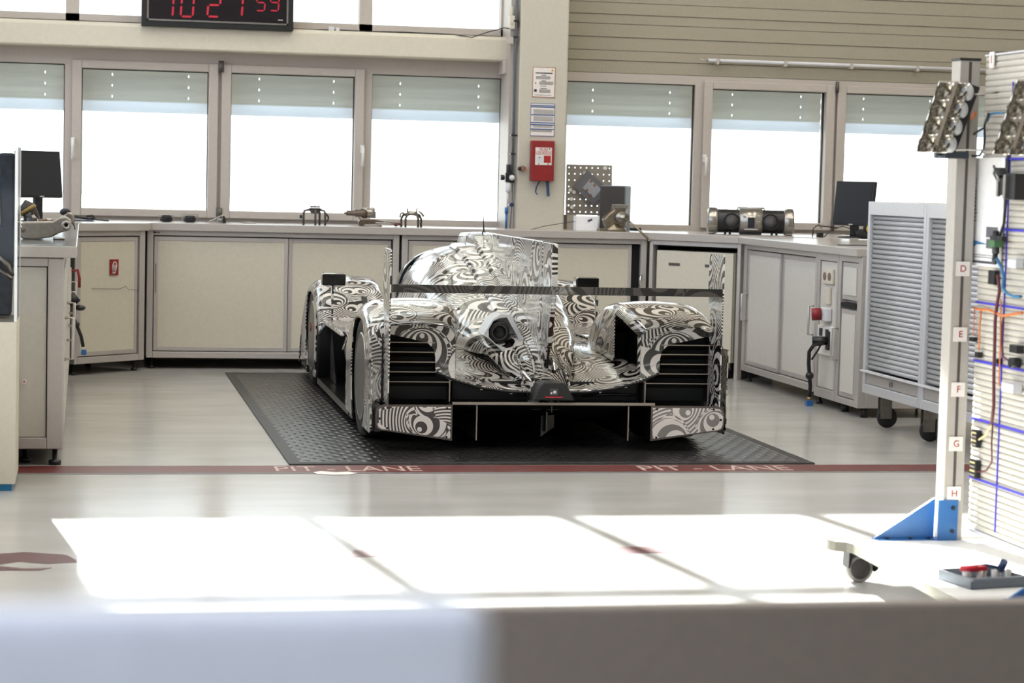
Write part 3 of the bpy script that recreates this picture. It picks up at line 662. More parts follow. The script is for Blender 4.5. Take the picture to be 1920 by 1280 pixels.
# speaker box
c = P_(1147, 16.12); r = thing('loudspeaker', 'dark grey loudspeaker behind the bench vice', 'loudspeaker', c, radians(-32)); T = Matrix.Translation(c) @ Matrix.Rotation(radians(-32), 4, 'Z')
b = MB(T); b.box(-.10,.10,0,.16,0,.345); obj('cabinet', b, mat('speaker_side', (112,120,128), .45), r, bevel=.012)
b = MB(T); b.box(-.097,.097,-.008,0,.006,.338); obj('grille', b, mat('speaker_cloth', (62,58,56), .9), r, bevel=.004)
# vice
c = P_(1153, 15.90); T = Matrix.Translation(c) @ Matrix.Diagonal((1.28, 1, 1.05, 1)); r = thing('bench_vice', 'worn steel bench vice with a long handle at the worktop edge', 'vice', c)
b = MB(T); b.lathe([(0,0),(.07,0),(.07,.018),(.055,.03),(.045,.06),(0,.06)], n=24); b.box(-.10,-.05,-.05,.05,0,.02); obj('base', b, M_brass, r)
b = MB(T); b.prism([(-.06,.03),(-.02,.028),(.06,.03),(.062,.08),(.05,.115),(.06,.145),(.062,.185),(-.018,.188),(-.02,.15),(-.045,.13),(-.075,.09)], -.045, .05, 'y'); obj('jaw_block', b, M_brass, r, bevel=.012)
b = MB(T); b.box(-.03,.068,-.06,-.045,.165,.195); obj('jaw_plate', b, M_steel, r, bevel=.003)
b = MB(T); b.lathe([(0,-.10),(.018,-.10),(.018,-.09),(.038,-.085),(.045,-.045)], (.03,0,.105), 'y', 20); obj('screw', b, M_steel, r)
b = MB(T); b.tube([(.04,-.105,.10),(.09,-.16,.045),(.165,-.235,-.055)], .0075); b.ball((.165,-.235,-.055), .012, 6); obj('handle', b, M_brass, r)
b = MB(); c2 = P_(1190, 16.3); b.tube([c2+Vector((-.04,0,.012)), c2+Vector((.0,0,.012)), c2+Vector((.05,0,.012))], [.01,.012,.014]); tag(obj('small_torch', b, M_black), 'small black torch lying to the right of the loudspeaker', 'torch')
# perforated board leaning behind
r = thing('perforated_board', 'perforated steel board leaning between pillar and loudspeaker', 'board', (3.76, 16.1, ZT))
b = MB(); xs = []; bx0, bx1, bz0, bz1 = 3.655, 4.02, 1.165, 1.555
n = 8
def ax(a, c): 
    L = [a]; st = (c-a)/n
    for k in range(n): L += [a+st*(k+.5)-.0045, a+st*(k+.5)+.0045]
    return L+[c]
xs = ax(bx0, bx1); zz = ax(bz0, bz1)
b.grid([[(x, 16.40+(z-1.16)*.04, z) for x in xs] for z in zz], False, skip=lambda i, j: i % 2 == 1 and j % 2 == 1)
obj('plate', b, mat('zinc_plate', (150,143,134), .4, .5), r, solid=.002)
for i, (px, py) in enumerate(((1098,325),(1136,315),(1077,360),(1070,356),(1072,373),(1073,388))):
    q = at(px, py, Y=16.38); b = MB(); b.cyl((q.x,16.395+(q.z-1.16)*.04,q.z),(q.x,16.385+(q.z-1.16)*.04,q.z), .014); obj('magnet', b, M_white, r)
for x in (3.665, 3.93):
    b = MB(); b.box(x,x+.075,16.39,16.5,ZT,1.165); obj('stand', b, M_frame, r)
b = MB(); q = at(1108,352,Y=16.37); R = Matrix.Rotation(radians(-50), 3, 'Y'); b.cbox((q.x,16.38,q.z),(.17,.002,.22),R); st = obj('pouch', b, mat('clear_pouch', (120,118,122), .25, .3), r)
b = MB(); b.cbox((q.x+.01,16.377,q.z-.005),(.09,.002,.12),R); obj('photo_card', b, mat('card', (150,152,158), .5), st)
b = MB()
for dx, dz in ((-.03,-.02),(.0,.05),(.03,.02),(.0,-.06)): b.cbox((q.x+dx,16.375,q.z+dz),(.022,.002,.016),R)
obj('card_marks', b, mat('brown', (120,80,60), .6), st)
c = P_(1100, 15.99); b = MB(); b.box(c.x-.085,c.x+.085,15.97,16.07,ZT,1.165); o = tag(obj('white_box', b, mat('white_card', (236,236,238), .4), bevel=.003), 'plain white box standing below the perforated board', 'box')
b = MB(); b.cbox((c.x+.02,15.968,1.135),(.035,.003,.014),Matrix.Rotation(radians(-25),3,'Y')); obj('label', b, M_ink, o)
b = MB(); b.tube([P_(995,15.95), at(1020,424,Y=16.0), at(1050,419,Y=16.0), at(1078,415,Y=15.96)], .0025); tag(obj('loose_cable', b, M_black), 'thin black cable running from the pillar foot to the white box', 'cable')

# ---------------------------------------------------------------- pillar: notices, blanket box, pipes
YP = 16.198
def poster(name, label, px0, py0, px1, py1, bcol, lines, sub):
    p0 = at(px0, py0, Y=YP); p1 = at(px1, py1, Y=YP); cx, cz = (p0.x+p1.x)/2, (p0.z+p1.z)/2; w, h = abs(p1.x-p0.x), abs(p0.z-p1.z)
    b = MB(); b.box(cx-w/2, cx+w/2, YP-.002, YP+.002, cz-h/2, cz+h/2); o = obj(name, b, M_paper); tag(o, label, 'notice')
    b = MB(); t = .004; y0, y1 = YP-.003, YP-.002
    b.box(cx-w/2,cx+w/2,y0,y1,cz+h/2-t,cz+h/2); b.box(cx-w/2,cx+w/2,y0,y1,cz-h/2,cz-h/2+t); b.box(cx-w/2,cx-w/2+t,y0,y1,cz-h/2,cz+h/2); b.box(cx+w/2-t,cx+w/2,y0,y1,cz-h/2,cz+h/2)
    obj('border', b, bcol, o)
    b = MB()
    for (u0, u1, v, tt) in lines: b.box(cx-w/2+w*u0, cx-w/2+w*u1, YP-.0035, YP-.002, cz+h/2-h*v-tt/2, cz+h/2-h*v+tt/2)
    obj('print_lines', b, M_ink, o)
    return o, cx, cz, w, h
L1 = [(.12,.88,.2,.008),(.38,.6,.27,.004)]+[(.15,.15+.6+.12*random.random(),.31+.028*k,.0022) for k in range(4)]+[(.4,.6,.46,.004)]+[(.3,.92,.49+.028*k,.0022) for k in range(4)]+[(.35,.62,.63,.004),(.35,.65,.71,.004)]+[(.3,.8,.75+.03*k,.0022) for k in range(4)]+[(.1,.85,.93,.003)]
o, cx, cz, w, h = poster('notice', 'white notice with a red border, upper one on the pillar', 999, 125, 1040, 183, mat('red_border', (150,60,60), .6), L1, 0)
b = MB(); b.prism([(cx+w*.30,cz+h*.37),(cx+w*.44,cz+h*.37),(cx+w*.37,cz+h*.45)], YP-.0036, YP-.002, 'y'); obj('warning_triangle', b, M_yellow, o)
b = MB(); b.box(cx-w*.42,cx-w*.30,YP-.0036,YP-.002,cz-h*.33,cz-h*.24); b.box(cx-w*.38,cx-w*.34,YP-.0036,YP-.002,cz-h*.06,cz-h*.01); obj('symbol', b, M_ink, o)
L2_ = [(.12,.95,.20+.03*k,.0022) for k in range(5)]+[(.12,.93,.41+.03*k,.0022) for k in range(5)]+[(.12,.93,.67+.03*k,.0022) for k in range(3)]+[(.05,.9,.81+.025*k,.0022) for k in range(3)]
o, cx, cz, w, h = poster('notice', 'white notice with blue stripes, lower one on the pillar', 995, 193, 1039, 256, mat('blue_border', (70,90,150), .6), L2_, 0)
b = MB()
for v in (.07,.115,.355,.59,.65,.785): b.box(cx-w/2, cx+w/2, YP-.0037, YP-.002, cz+h/2-h*v-.0035, cz+h/2-h*v+.0035)
obj('blue_stripes', b, mat('stripe_blue', (52,84,140), .6), o)
b = MB(); p0 = at(997,263,Y=16.14); p1 = at(1038,340,Y=16.14); bx = (p0.x, p1.x, p1.z, p0.z)
b.box(bx[0],bx[1],16.13,16.2,bx[2],bx[3]); r = obj('fire_blanket_box', b, M_red, bevel=.006); tag(r, 'red fire blanket box with a white label on the pillar', 'fire blanket box')
w = bx[1]-bx[0]; h = bx[3]-bx[2]; cx = (bx[0]+bx[1])/2
l0, l1, lz0, lz1 = bx[0]+w*.16, bx[1]-w*.12, bx[3]-h*.60, bx[3]-h*.17
b = MB(); b.box(l0,l1,16.1285,16.1305,lz0,lz1); lb = obj('label', b, M_paper, r)
lw, lh = l1-l0, lz1-lz0; mx_ = (l0+l1)/2
text('lettering', 'FEUER', .030, facing((mx_,16.128,lz1-lh*.12)), M_redt, lb, sx=.8)
text('lettering', 'LÖSCHDECKE', .032, facing((mx_,16.128,lz1-lh*.30)), M_redt, lb, sx=.62)
b = MB(); b.box(mx_+lw*.02,l1-lw*.06,16.127,16.1287,lz0+lh*.13,lz0+lh*.53); b.box(l0+lw*.05,l1-lw*.05,16.127,16.1287,lz1-lh*.415,lz1-lh*.40); obj('red_field', b, M_redt, lb)
b = MB(); b.box(l0+lw*.05,mx_-lw*.04,16.127,16.1287,lz0+lh*.13,lz0+lh*.50); obj('picture', b, M_lightgrey, lb)
b = MB(); b.ball((l0+lw*.25,16.1268,lz0+lh*.42), .006, 6, (1,.2,1)); b.ball((l0+lw*.22,16.1268,lz0+lh*.06), .005, 6, (1,.2,1)); b.ball((l0+lw*.78,16.1268,lz0+lh*.06), .005, 6, (1,.2,1)); b.ball((l0+lw*.85,16.1268,lz1-lh*.07), .006, 6, (1,.2,1)); obj('symbol', b, M_ink, lb)
for (pts, wd_) in (([(1012,339),(1006,350),(1004,360),(1008,365)], .006), ([(1026,339),(1027,350),(1028,368)], .012)):
    b = MB(); q = [at(x, y, Y=16.16) for x, y in pts]; b.grid([[p+Vector((-wd_,0,0)), p+Vector((wd_,0,0))] for p in q], False); obj('pull_strap', b, M_bluecloth, r, solid=.003)
# valve wheel on the pillar
q = at(981, 316, Y=16.18); b = MB(); b.cyl((q.x,16.2,q.z),(q.x,16.15,q.z), .022, .018); r = obj('stop_valve', b, mat('copper', (140,100,84), .5, .4)); tag(r, 'small copper stop valve on the left side of the pillar', 'valve')
b = MB(); b.cyl((q.x-.04,16.18,q.z),(q.x-.02,16.18,q.z), .014); obj('cap', b, M_black, r)
# compressed air pipe and fittings
r = thing('air_line', 'grey vertical air pipe with black regulator beside the pillar', 'pipe', (3.19, 16.2, ZT))
xp = at(962, 250, Y=16.22).x
b = MB(); b.tube([(xp,16.22,1.45),(xp,16.22,5.3)], .013); obj('pipe', b, mat('pipe_grey', (120,124,132), .4, .3), r)
b = MB()
for z in (1.62, 1.76, 2.5, 2.62): b.cbox((xp, 16.22, z),(.04,.04,.012))
b.cyl((xp,16.22,1.76),(xp+.05,16.22,1.76), .006); obj('clamp', b, M_black, r)
b = MB(); xq = at(953, 330, Y=16.2).x; b.cbox((xq,16.2,1.44),(.05,.05,.07)); b.cyl((xq-.03,16.2,1.44),(xq-.06,16.2,1.44), .02); b.cyl((xq,16.2,1.47),(xq,16.2,1.54), .018); b.cyl((xp,16.22,1.40),(xp,16.22,1.47), .02); obj('regulator', b, M_black, r, bevel=.003)
b = MB(); b.lathe([(0,-.07),(.015,-.07),(.022,-.05),(.022,0),(0,0)], (xq,16.2,1.40)); b.ball((xp-.01,16.17,1.44), .022, 8); b.cyl((xq,16.2,1.33),(xq,16.2,1.24), .006); b.cyl((xq,16.2,1.235),(xp,16.2,1.235), .008); obj('filter_bowl', b, M_lightgrey, r)
b = MB(); b.cyl((xp-.005,16.17,1.235),(xp-.005,16.20,1.235), .016); b.tube([(xp,16.2,1.40),(xp,16.19,1.25),(xp-.015,16.18,ZT)], .003); obj('air_tube', b, mat('navy', (30,44,80), .5), r)
b = MB(); b.cyl((xq-.008,16.2,1.17),(xq-.008,16.2,1.215), .014); b.tube([(xq-.008,16.2,1.17),(xq-.008,16.2,ZT)], .009); obj('blue_coupling', b, M_blue, r)
r = thing('junction_box', 'cream junction box with a clamp at the top left of the pillar', 'electrical box', (3.17,16.2,2.5))
xj = at(959, 30, Y=16.24).x
b = MB(); b.box(xj-.02,xj+.02,16.2,16.27,2.56,2.66); b.cyl((xj-.002,16.24,2.66),(xj-.002,16.24,2.73), .018); obj('box', b, M_panel, r, bevel=.004)
b = MB(); b.box(xj-.03,xj+.012,16.2,16.26,2.45,2.50); b.cbox((xj+.0,16.2,2.60),(.02,.01,.02)); obj('clamp', b, M_frame, r)
b = MB(); b.box(3.135,3.19,16.38,16.6,2.23,2.34); tag(obj('rail_bracket', b, M_frame, bevel=.01), 'small moulded bracket under the right end of the beam', 'bracket')

# clock
p0 = at(265, 47, Y=16.36); p1 = at(550, 59, Y=16.36); zb = (p0.z+p1.z)/2; x0, x1 = p0.x, p1.x; H = .36
r = thing('digital_clock', 'large black digital clock with red digits hanging above the beam', 'clock', ((x0+x1)/2, 16.36, zb))
b = MB(); b.box(x0,x1,16.36,16.46,zb,zb+H); obj('housing', b, M_black, r, bevel=.004)
b = MB(); g = .04; t = .012; y0, y1 = 16.352, 16.362
b.box(x0+g,x1-g,y0,y1,zb+g,zb+g+t); b.box(x0+g,x1-g,y0,y1,zb+H-g-t,zb+H-g); b.box(x0+g,x0+g+t,y0,y1,zb+g,zb+H-g); b.box(x1-g-t,x1-g,y0,y1,zb+g,zb+H-g); obj('trim_frame', b, M_steel, r)
b = MB(); b.box(x0+g+t,x1-g-t,16.356,16.361,zb+g+t,zb+H-g-t); obj('face', b, mat('clock_face', (26,20,24), .25), r)
M_led = mat('led_red', (170,20,44), .5, emit=.22)
SEG = {'0':'abcdef','1':'bc','2':'abged','5':'afgcd','9':'abcdfg','7':'abc'}
def digit(ch, cx, z0, w, h):
    b = MB(); t = h*.085; y0, y1 = 16.353, 16.3565; sl = .06
    def bar(xa, za, xb, zb_):
        dx = xb-xa; dz = zb_-za; l = sqrt(dx*dx+dz*dz); ux, uz = dx/l, dz/l; nx, nz = -uz*t/2, ux*t/2; e = t*.45
        pts = [(xa+ux*e,za+uz*e),(xa+ux*e*2+nx,za+uz*e*2+nz),(xb-ux*e*2+nx,zb_-uz*e*2+nz),(xb-ux*e,zb_-uz*e),(xb-ux*e*2-nx,zb_-uz*e*2-nz),(xa+ux*e*2-nx,za+uz*e*2-nz)]
        b.prism([(x+(z-z0)*sl, z) for x, z in pts], y0, y1, 'y')
    l, rr, m = cx-w/2, cx+w/2, z0+h/2
    G = {'a':(l,z0+h,rr,z0+h),'g':(l,m,rr,m),'d':(l,z0,rr,z0),'b':(rr,m,rr,z0+h),'c':(rr,z0,rr,m),'f':(l,m,l,z0+h),'e':(l,z0,l,m)}
    for s in SEG[ch]: bar(*G[s])
    obj('digit', b, M_led, r)
for ch, px in (('1',312),('0',350),('2',400),('1',442)): q = at(px, 30, Y=16.354); digit(ch, q.x, at(px,31,Y=16.354).z, .088, .17)
for ch, px in (('5',488),('9',514)): q = at(px, 20, Y=16.354); digit(ch, q.x, q.z, .062, .12)
b = MB(); b.box(x1-.115,x1-.08,16.354,16.357,zb+.075,zb+.08); obj('maker_mark', b, M_lightgrey, r)
b = MB(); zz = 2.52; b.tube([at(550,58,Y=16.45), (at(600,60,Y=16.5).x,16.5,zz), (at(640,60,Y=16.5).x,16.5,zz+.004), (at(690,60,Y=16.5).x,16.5,zz), (at(760,60,Y=16.5).x,16.5,zz+.006), (at(850,60,Y=16.48).x,16.48,zz), at(885,70,Y=16.4), at(915,60,Y=16.3), at(945,52,Y=16.24), at(958,54,Y=16.22)], .004)
tag(obj('clock_cable', b, M_black), 'black cable lying along the top of the beam from the clock to the pillar', 'cable')
b = MB(); q = at(621, 60, Y=16.5); b.box(q.x-.02,q.x+.02,16.47,16.51,2.515,2.545); b.box(q.x+.035,q.x+.06,16.475,16.505,2.515,2.54); tag(obj('cable_connector', b, M_lightgrey), 'small grey plug connector on the beam right of the clock', 'connector')
# rail on the cladding
a_ = at(1327, 114, Y=16.58); c_ = at(1800, 129, Y=16.58); z_ = (a_.z+c_.z)/2
r = thing('wall_rail', 'thin metal rail fixed along the cladding above the right windows', 'rail', (a_.x, 16.58, z_))
b = MB(); b.tube([(a_.x,16.57,z_),(c_.x+.5,16.57,z_)], .014); obj('tube', b, M_lightgrey, r)
b = MB()
for px in (1345, 1472, 1596, 1720): q = at(px, 118, Y=16.57); b.box(q.x-.012,q.x+.012,16.55,16.615,z_-.03,z_+.016)
b.tube([(a_.x,16.57,z_),(a_.x-.04,16.57,z_-.005),(a_.x-.06,16.57,z_+.01)], .007); obj('clip', b, M_frame, r)

# ---------------------------------------------------------------- racing car
def opart(name, scale=1.0, dark=(24,20,19), light=(206,200,192), rough=.07, coat=.5, metal=0.0, wrink=.005, cu=(1,.15,0), cv=(0,.8,1), cells=(.27,.34), freqs=(6.0,6.4)):
    "foil printed with families of nested off-centre circles"
    m = bpy.data.materials.new(name); m.use_nodes = True; nt = m.node_tree; N = nt.nodes; L = nt.links; p = N['Principled BSDF']
    tc = N.new('ShaderNodeTexCoord')
    def mth(op, *a):
        n = N.new('ShaderNodeMath'); n.operation = op
        for i, x in enumerate(a):
            if isinstance(x, (int, float)): n.inputs[i].default_value = x
            else: L.new(x, n.inputs[i])
        return n.outputs[0]
    def vm(op, a, b_=None, s=None):
        n = N.new('ShaderNodeVectorMath'); n.operation = op
        for i, x in enumerate((a, b_)):
            if x is None: continue
            if isinstance(x, tuple): n.inputs[i].default_value = x
            else: L.new(x, n.inputs[i])
        if s is not None: n.inputs['Scale'].default_value = s
        return n
    cb = N.new('ShaderNodeCombineXYZ'); L.new(vm('DOT_PRODUCT', tc.outputs['Object'], cu).outputs['Value'], cb.inputs[0]); L.new(vm('DOT_PRODUCT', tc.outputs['Object'], cv).outputs['Value'], cb.inputs[1]); flat = cb.outputs[0]
    def layer(cell, off, ecc, freq):
        q = vm('ADD', vm('SCALE', flat, s=1/(cell*scale)).outputs[0], off[:2]+(0,)).outputs[0]
        vo = N.new('ShaderNodeTexVoronoi'); vo.voronoi_dimensions = '2D'; vo.feature = 'F1'; vo.inputs['Scale'].default_value = 1; vo.inputs['Randomness'].default_value = .8
        L.new(q, vo.inputs['Vector'])
        d = vm('SUBTRACT', q, vo.outputs['Position']).outputs[0]
        u = vm('NORMALIZE', vm('MULTIPLY', vm('SUBTRACT', vo.outputs['Color'], (.5,.5,.5)).outputs[0], (1,1,0)).outputs[0]).outputs[0]
        dot = vm('DOT_PRODUCT', d, u).outputs['Value']; d2 = vm('DOT_PRODUCT', d, d).outputs['Value']
        a = mth('MULTIPLY', dot, ecc)
        r = mth('DIVIDE', mth('ADD', mth('MULTIPLY', a, -1.0), mth('SQRT', mth('ADD', mth('MULTIPLY', a, a), mth('MULTIPLY', d2, 1-ecc*ecc)))), 1-ecc*ecc)
        return r, mth('GREATER_THAN', mth('FRACT', mth('MULTIPLY', mth('POWER', r, .8), freq)), .48)
    r1, s1 = layer(cells[0], (3.1, 1.7, 5.2), .72, freqs[0])
    r2, s2 = layer(cells[1], (9.4, 4.3, 2.8), .76, freqs[1])
    core = mth('LESS_THAN', r2, .40); ring = mth('SUBTRACT', mth('LESS_THAN', r2, .50), core); out = mth('SUBTRACT', 1.0, mth('ADD', core, ring))
    xr = mth('ABSOLUTE', mth('SUBTRACT', s1, s2))
    x = mth('ADD', mth('MULTIPLY', s2, core), mth('ADD', mth('MULTIPLY', xr, ring), mth('MULTIPLY', s1, out)))
    mx = N.new('ShaderNodeMix'); mx.data_type = 'RGBA'; mx.inputs[6].default_value = lin(light)+(1,); mx.inputs[7].default_value = lin(dark)+(1,); L.new(x, mx.inputs['Factor'])
    L.new(mx.outputs[2], p.inputs['Base Color'])
    p.inputs['Roughness'].default_value = rough+.08; p.inputs['Metallic'].default_value = metal
    p.inputs['Specular IOR Level'].default_value = .5
    p.inputs['Coat Weight'].default_value = coat; p.inputs['Coat Roughness'].default_value = .03; p.inputs['Coat IOR'].default_value = 1.9
    nz = N.new('ShaderNodeTexNoise'); nz.inputs['Scale'].default_value = 9; nz.inputs['Detail'].default_value = 2; nz.inputs['Distortion'].default_value = .6
    L.new(tc.outputs['Object'], nz.inputs['Vector'])
    b = N.new('ShaderNodeBump'); b.inputs['Strength'].default_value = .22; b.inputs['Distance'].default_value = wrink; L.new(nz.outputs[0], b.inputs['Height'])
    L.new(b.outputs[0], p.inputs['Coat Normal']); 
    b2 = N.new('ShaderNodeBump'); b2.inputs['Strength'].default_value = .12; b2.inputs['Distance'].default_value = wrink; L.new(nz.outputs[0], b2.inputs['Height']); L.new(b2.outputs[0], p.inputs['Normal'])
    return m
M_op = opart('op_art_foil')
M_opd = opart('op_art_deck', cu=(1,0,.2), cv=(0,1,.5))
M_ops = opart('op_art_side', coat=.45, cu=(.3,1,0), cv=(0,0,1))
M_opc = opart('op_art_cabin', cu=(1,.35,.2), cv=(0,.65,.75))
M_opv = opart('op_art_rear', cu=(1,0,0), cv=(0,0,1))
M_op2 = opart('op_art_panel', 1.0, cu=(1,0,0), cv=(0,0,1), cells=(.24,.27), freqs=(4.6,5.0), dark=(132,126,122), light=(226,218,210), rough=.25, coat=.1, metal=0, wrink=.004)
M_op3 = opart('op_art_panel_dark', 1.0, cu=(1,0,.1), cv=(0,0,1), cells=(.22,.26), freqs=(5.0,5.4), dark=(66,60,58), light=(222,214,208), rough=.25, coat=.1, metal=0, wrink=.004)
M_carbon = mat('carbon_black', (16,15,15), .28, coat=.3)
M_underside = mat('black_underbody', (9,9,9), .6)
M_slat = mat('brown_black_slat', (44,32,26), .22, coat=.5)
M_edge = mat('pale_edge', (150,138,124), .5)
M_tyre = mat('tyre_rubber', (34,32,31), .55, bump=.1, bscale=60)
M_rim = mat('silver_rim', (180,178,176), .25, .9)
M_shroud = mat('grey_shroud', (186,186,186), .35)

CARO = Vector((2.424, 11.677, 0.009))
car = thing('racing_car', 'low sports prototype racing car wrapped in black and white op-art camouflage, seen from behind', 'racing car', CARO, -.01328)
def cpart(name, b, m, parent=None, **k): return obj(name, b, m, parent or car, local=True, **k)
def interp(tab, y):
    t = sorted(tab)
    if y <= t[0][0]: return t[0][1:]
    for a, c in zip(t, t[1:]):
        if y <= c[0]:
            f = (y-a[0])/(c[0]-a[0]); f2 = f*f*(3-2*f)*.35+f*.65
            return tuple(a[i]+(c[i]-a[i])*f2 for i in range(1, len(a)))
    return t[-1][1:]
def fender_sec(T, xi, xo, zi, drop=.10, ri=.07):
    P = []
    for k in range(5): P.append((xi, zi+(T-ri-zi)*k/5))
    for k in range(7): a = pi/2*k/6; P.append((xi+ri-ri*cos(a), T-ri+ri*sin(a)))
    x0, x1 = xi+ri, xo-.13
    for k in range(1, 7): f = k/7; P.append((x0+(x1-x0)*f, T+.008*sin(pi*f)))
    for k in range(8): a = pi/2*k/7; P.append((x1+.13*sin(a), T-drop+drop*cos(a)))
    return P
REAR = [(.85,.50,.50,.455),(.72,.525,.48,.455),(.6,.575,.46,.455),(.45,.645,.445,.45),(.3,.70,.44,.45),(.15,.735,.44,.45),(0,.748,.44,.44),(-.13,.745,.44,.435),(-.25,.728,.445,.43),(-.37,.695,.46,.425),(-.5,.64,.50,.41)]
FRONT = [(2.28,.47,.52,.42),(2.34,.515,.51,.42),(2.45,.60,.50,.44),(2.58,.665,.50,.44),(2.75,.71,.50,.44),(2.95,.73,.50,.44),(3.15,.715,.50,.40),(3.35,.65,.50,.34),(3.55,.52,.50,.26),(3.72,.34,.52,.16),(3.82,.18,.54,.10)]
def fender(side, tab, ys, name, xo=.95, opening=None):
    b = MB(); P = []
    for y in ys:
        T, xi, zi = interp(tab, y); P.append([(side*x, y, z) for x, z in fender_sec(T, xi, xo, zi)])
    b.grid(P, True, skip=opening); return cpart(name, b, M_op, solid=.006)
def arange(a, c, n): return [a+(c-a)*k/(n-1) for k in range(n)]
def side_panel(side, tab, yc, ya, yb, name, zbot=.085, R=.352, xo=.95):
    "outer skin with the round wheel opening"
    b = MB(); zc = .328; n = 96; I, O = [], []
    def top(y): return interp(tab, y)[0]-.10
    for k in range(n):
        a = 2*pi*k/n; c, s = cos(a), sin(a)
        # distance to the outline along the ray
        t = 5.0
        if c > 1e-6: t = min(t, (yb-yc)/c)
        if c < -1e-6: t = min(t, (ya-yc)/c)
        if s < -1e-6: t = min(t, (zbot-zc)/s)
        if s > 1e-6:
            lo, hi = 0, min(t, 2.)
            for _ in range(30):
                mid = (lo+hi)/2
                if zc+s*mid < top(yc+c*mid): lo = mid
                else: hi = mid
            t = min(t, lo)
        r = min(R, t*.999)
        I.append((side*xo, yc+c*r, zc+s*r)); O.append((side*xo, yc+c*t, zc+s*t))
    M_ = [((Vector(i)+Vector(o))/2) for i, o in zip(I, O)]
    V = [[b.v(p) for p in q] for q in (I, M_, O)]
    for q in range(2):
        for k in range(n):
            j = (k+1) % n
            if (Vector(O[k])-Vector(I[k])).length < .002 and (Vector(O[j])-Vector(I[j])).length < .002: continue
            b.f([V[q][k], V[q][j], V[q+1][j], V[q+1][k]], False)
    return cpart(name, b, M_ops, solid=.006)
for s in (-1, 1):
    ys = sorted(set(arange(-.5, .85, 46)+[-.13, -.48]))
    cut = (lambda i, j, ys=ys: -.47 < (ys[i]+ys[i+1])/2 < -.14 and j < 6)
    fender(s, REAR, ys, 'rear_fender', opening=cut)
    fender(s, FRONT, arange(2.28, 3.82, 48), 'front_fender')
    side_panel(s, REAR, 0, -.62, .62, 'rear_side_panel')
    side_panel(s, FRONT, 2.95, 2.52, 3.6, 'front_side_panel')
    # panel behind the wheel with the louvre opening
    b = MB(); sec = fender_sec(.64, .50, .95, .41)
    poly = [(.50,.36)]+[q for q in sec if q[1] > .41]+[(.95,.09),(.878,.09),(.878,.59),(.87,.60),(.86,.60),(.70,.565),(.645,.55),(.615,.52),(.605,.48),(.605,.42),(.585,.395),(.52,.352)]
    b.prism([(s*x, z) for x, z in poly], -.515, -.50, 'y'); cpart('rear_fascia', b, M_opv)
    # louvres
    b = MB(); b.prism([(s*x, z) for x, z in [(.52,.245),(.52,.355),(.60,.40),(.60,.53),(.66,.57),(.88,.61),(.88,.245)]], -.40, -.395, 'y')
    b.box(s*.888,s*.880,-.52,-.40,.245,.60); b.box(s*.52,s*.527,-.5,-.40,.245,.36); lv = cpart('louvre_box', b, M_underside)
    for k, z in enumerate((.555,.505,.453,.401,.349)):
        x0 = .61 if k < 4 else .53
        if k == 3: x0 = .59
        b = MB(); b.prism([(-.515,z),(-.515,z-.004),(-.42,z-.034),(-.42,z-.030)], s*x0, s*.878, 'x'); sl = cpart('louvre', b, M_slat, lv)
        b = MB(); b.box(s*x0, s*.878, -.5175, -.515, z-.004, z+.001); cpart('louvre_edge', b, M_edge, sl)
    b = MB(); b.box(s*.524, s*.530, -.522, -.515, .245, .365); cpart('louvre_post', b, M_edge, lv)
    # fence panel low at the corner
    b = MB(); o = [(.53,.055),(.53,.242),(.885,.242),(.912,.235),(.928,.218),(.932,.19),(.93,.14),(.922,.12),(.905,.110)]
    b.prism([(s*x, z) for x, z in o], -.655, -.645, 'y'); fp = cpart('corner_fence', b, mat('fence_frame', (92,82,76), .5))
    b = MB(); cx_, cz_ = .73, .155
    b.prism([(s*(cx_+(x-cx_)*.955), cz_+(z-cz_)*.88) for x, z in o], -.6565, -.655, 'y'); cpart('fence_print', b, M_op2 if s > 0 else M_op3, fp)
    for x, z in ((.56,.225),(.87,.225),(.91,.17),(.87,.12),(.56,.075)):
        b = MB(); b.cyl((s*x,-.655,z),(s*x,-.660,z), .006, n=10); cpart('bolt', b, M_black, fp)
    b = MB(); b.box(s*.905, s*.93, -.645, -.50, .10, .24); cpart('fence_side', b, M_carbon)
    b = MB(); b.box(s*.53, s*.54, -.645, -.3, .06, .24); cpart('fence_side', b, M_carbon)
    # rear wing end plate
    b = MB(); b.prism([(-.74,.245),(-.745,.60),(-.75,.86),(-.75,1.035),(-.74,1.045),(-.50,1.045),(-.47,1.03),(-.46,.86),(-.50,.72),(-.56,.60),(-.50,.50),(-.50,.245)], s*.874, s*.881, 'x')
    cpart('wing_endplate', b, M_ops, bevel=.003)
    # wheels
    for yc, nm in ((0, 'rear_wheel'), (2.95, 'front_wheel')):
        xo = .94; w = .33
        b = MB(); pr = [(.235,0),(.25,.004),(.30,.010),(.312,.004),(.324,-.02),(.328,-.06),(.328,-w+.05),(.324,-w+.02),(.312,-w),(.25,-w),(.235,-w)]
        b.lathe([(r, s*(xo+h-.01)) for r, h in pr]+[(.22, s*(xo-w-.01)),(.22, s*(xo-.01))], (0, yc, .328), 'x', 56, True); ty = cpart(nm, b, M_tyre)
        b = MB(); b.lathe([(.228,s*xo),(.238,s*(xo-.004)),(.236,s*(xo-.03)),(.215,s*(xo-.05)),(.205,s*(xo-.10)),(.20,s*(xo-.12)),(.0,s*(xo-.13)),(0,s*(xo-.135)),(.22,s*(xo-.14)),(.225,s*(xo-.3)),(.236,s*(xo-.3))], (0, yc, .328), 'x', 48); rm = cpart('rim', b, mat('dark_rim', (112,110,108), .35, .7), ty)
        b = MB(); b.lathe([(.226,s*(xo+.002)),(.240,s*(xo-.002)),(.240,s*(xo-.012)),(.224,s*(xo-.012))], (0, yc, .328), 'x', 48, True); cpart('rim_lip', b, M_rim, rm)
        b = MB()
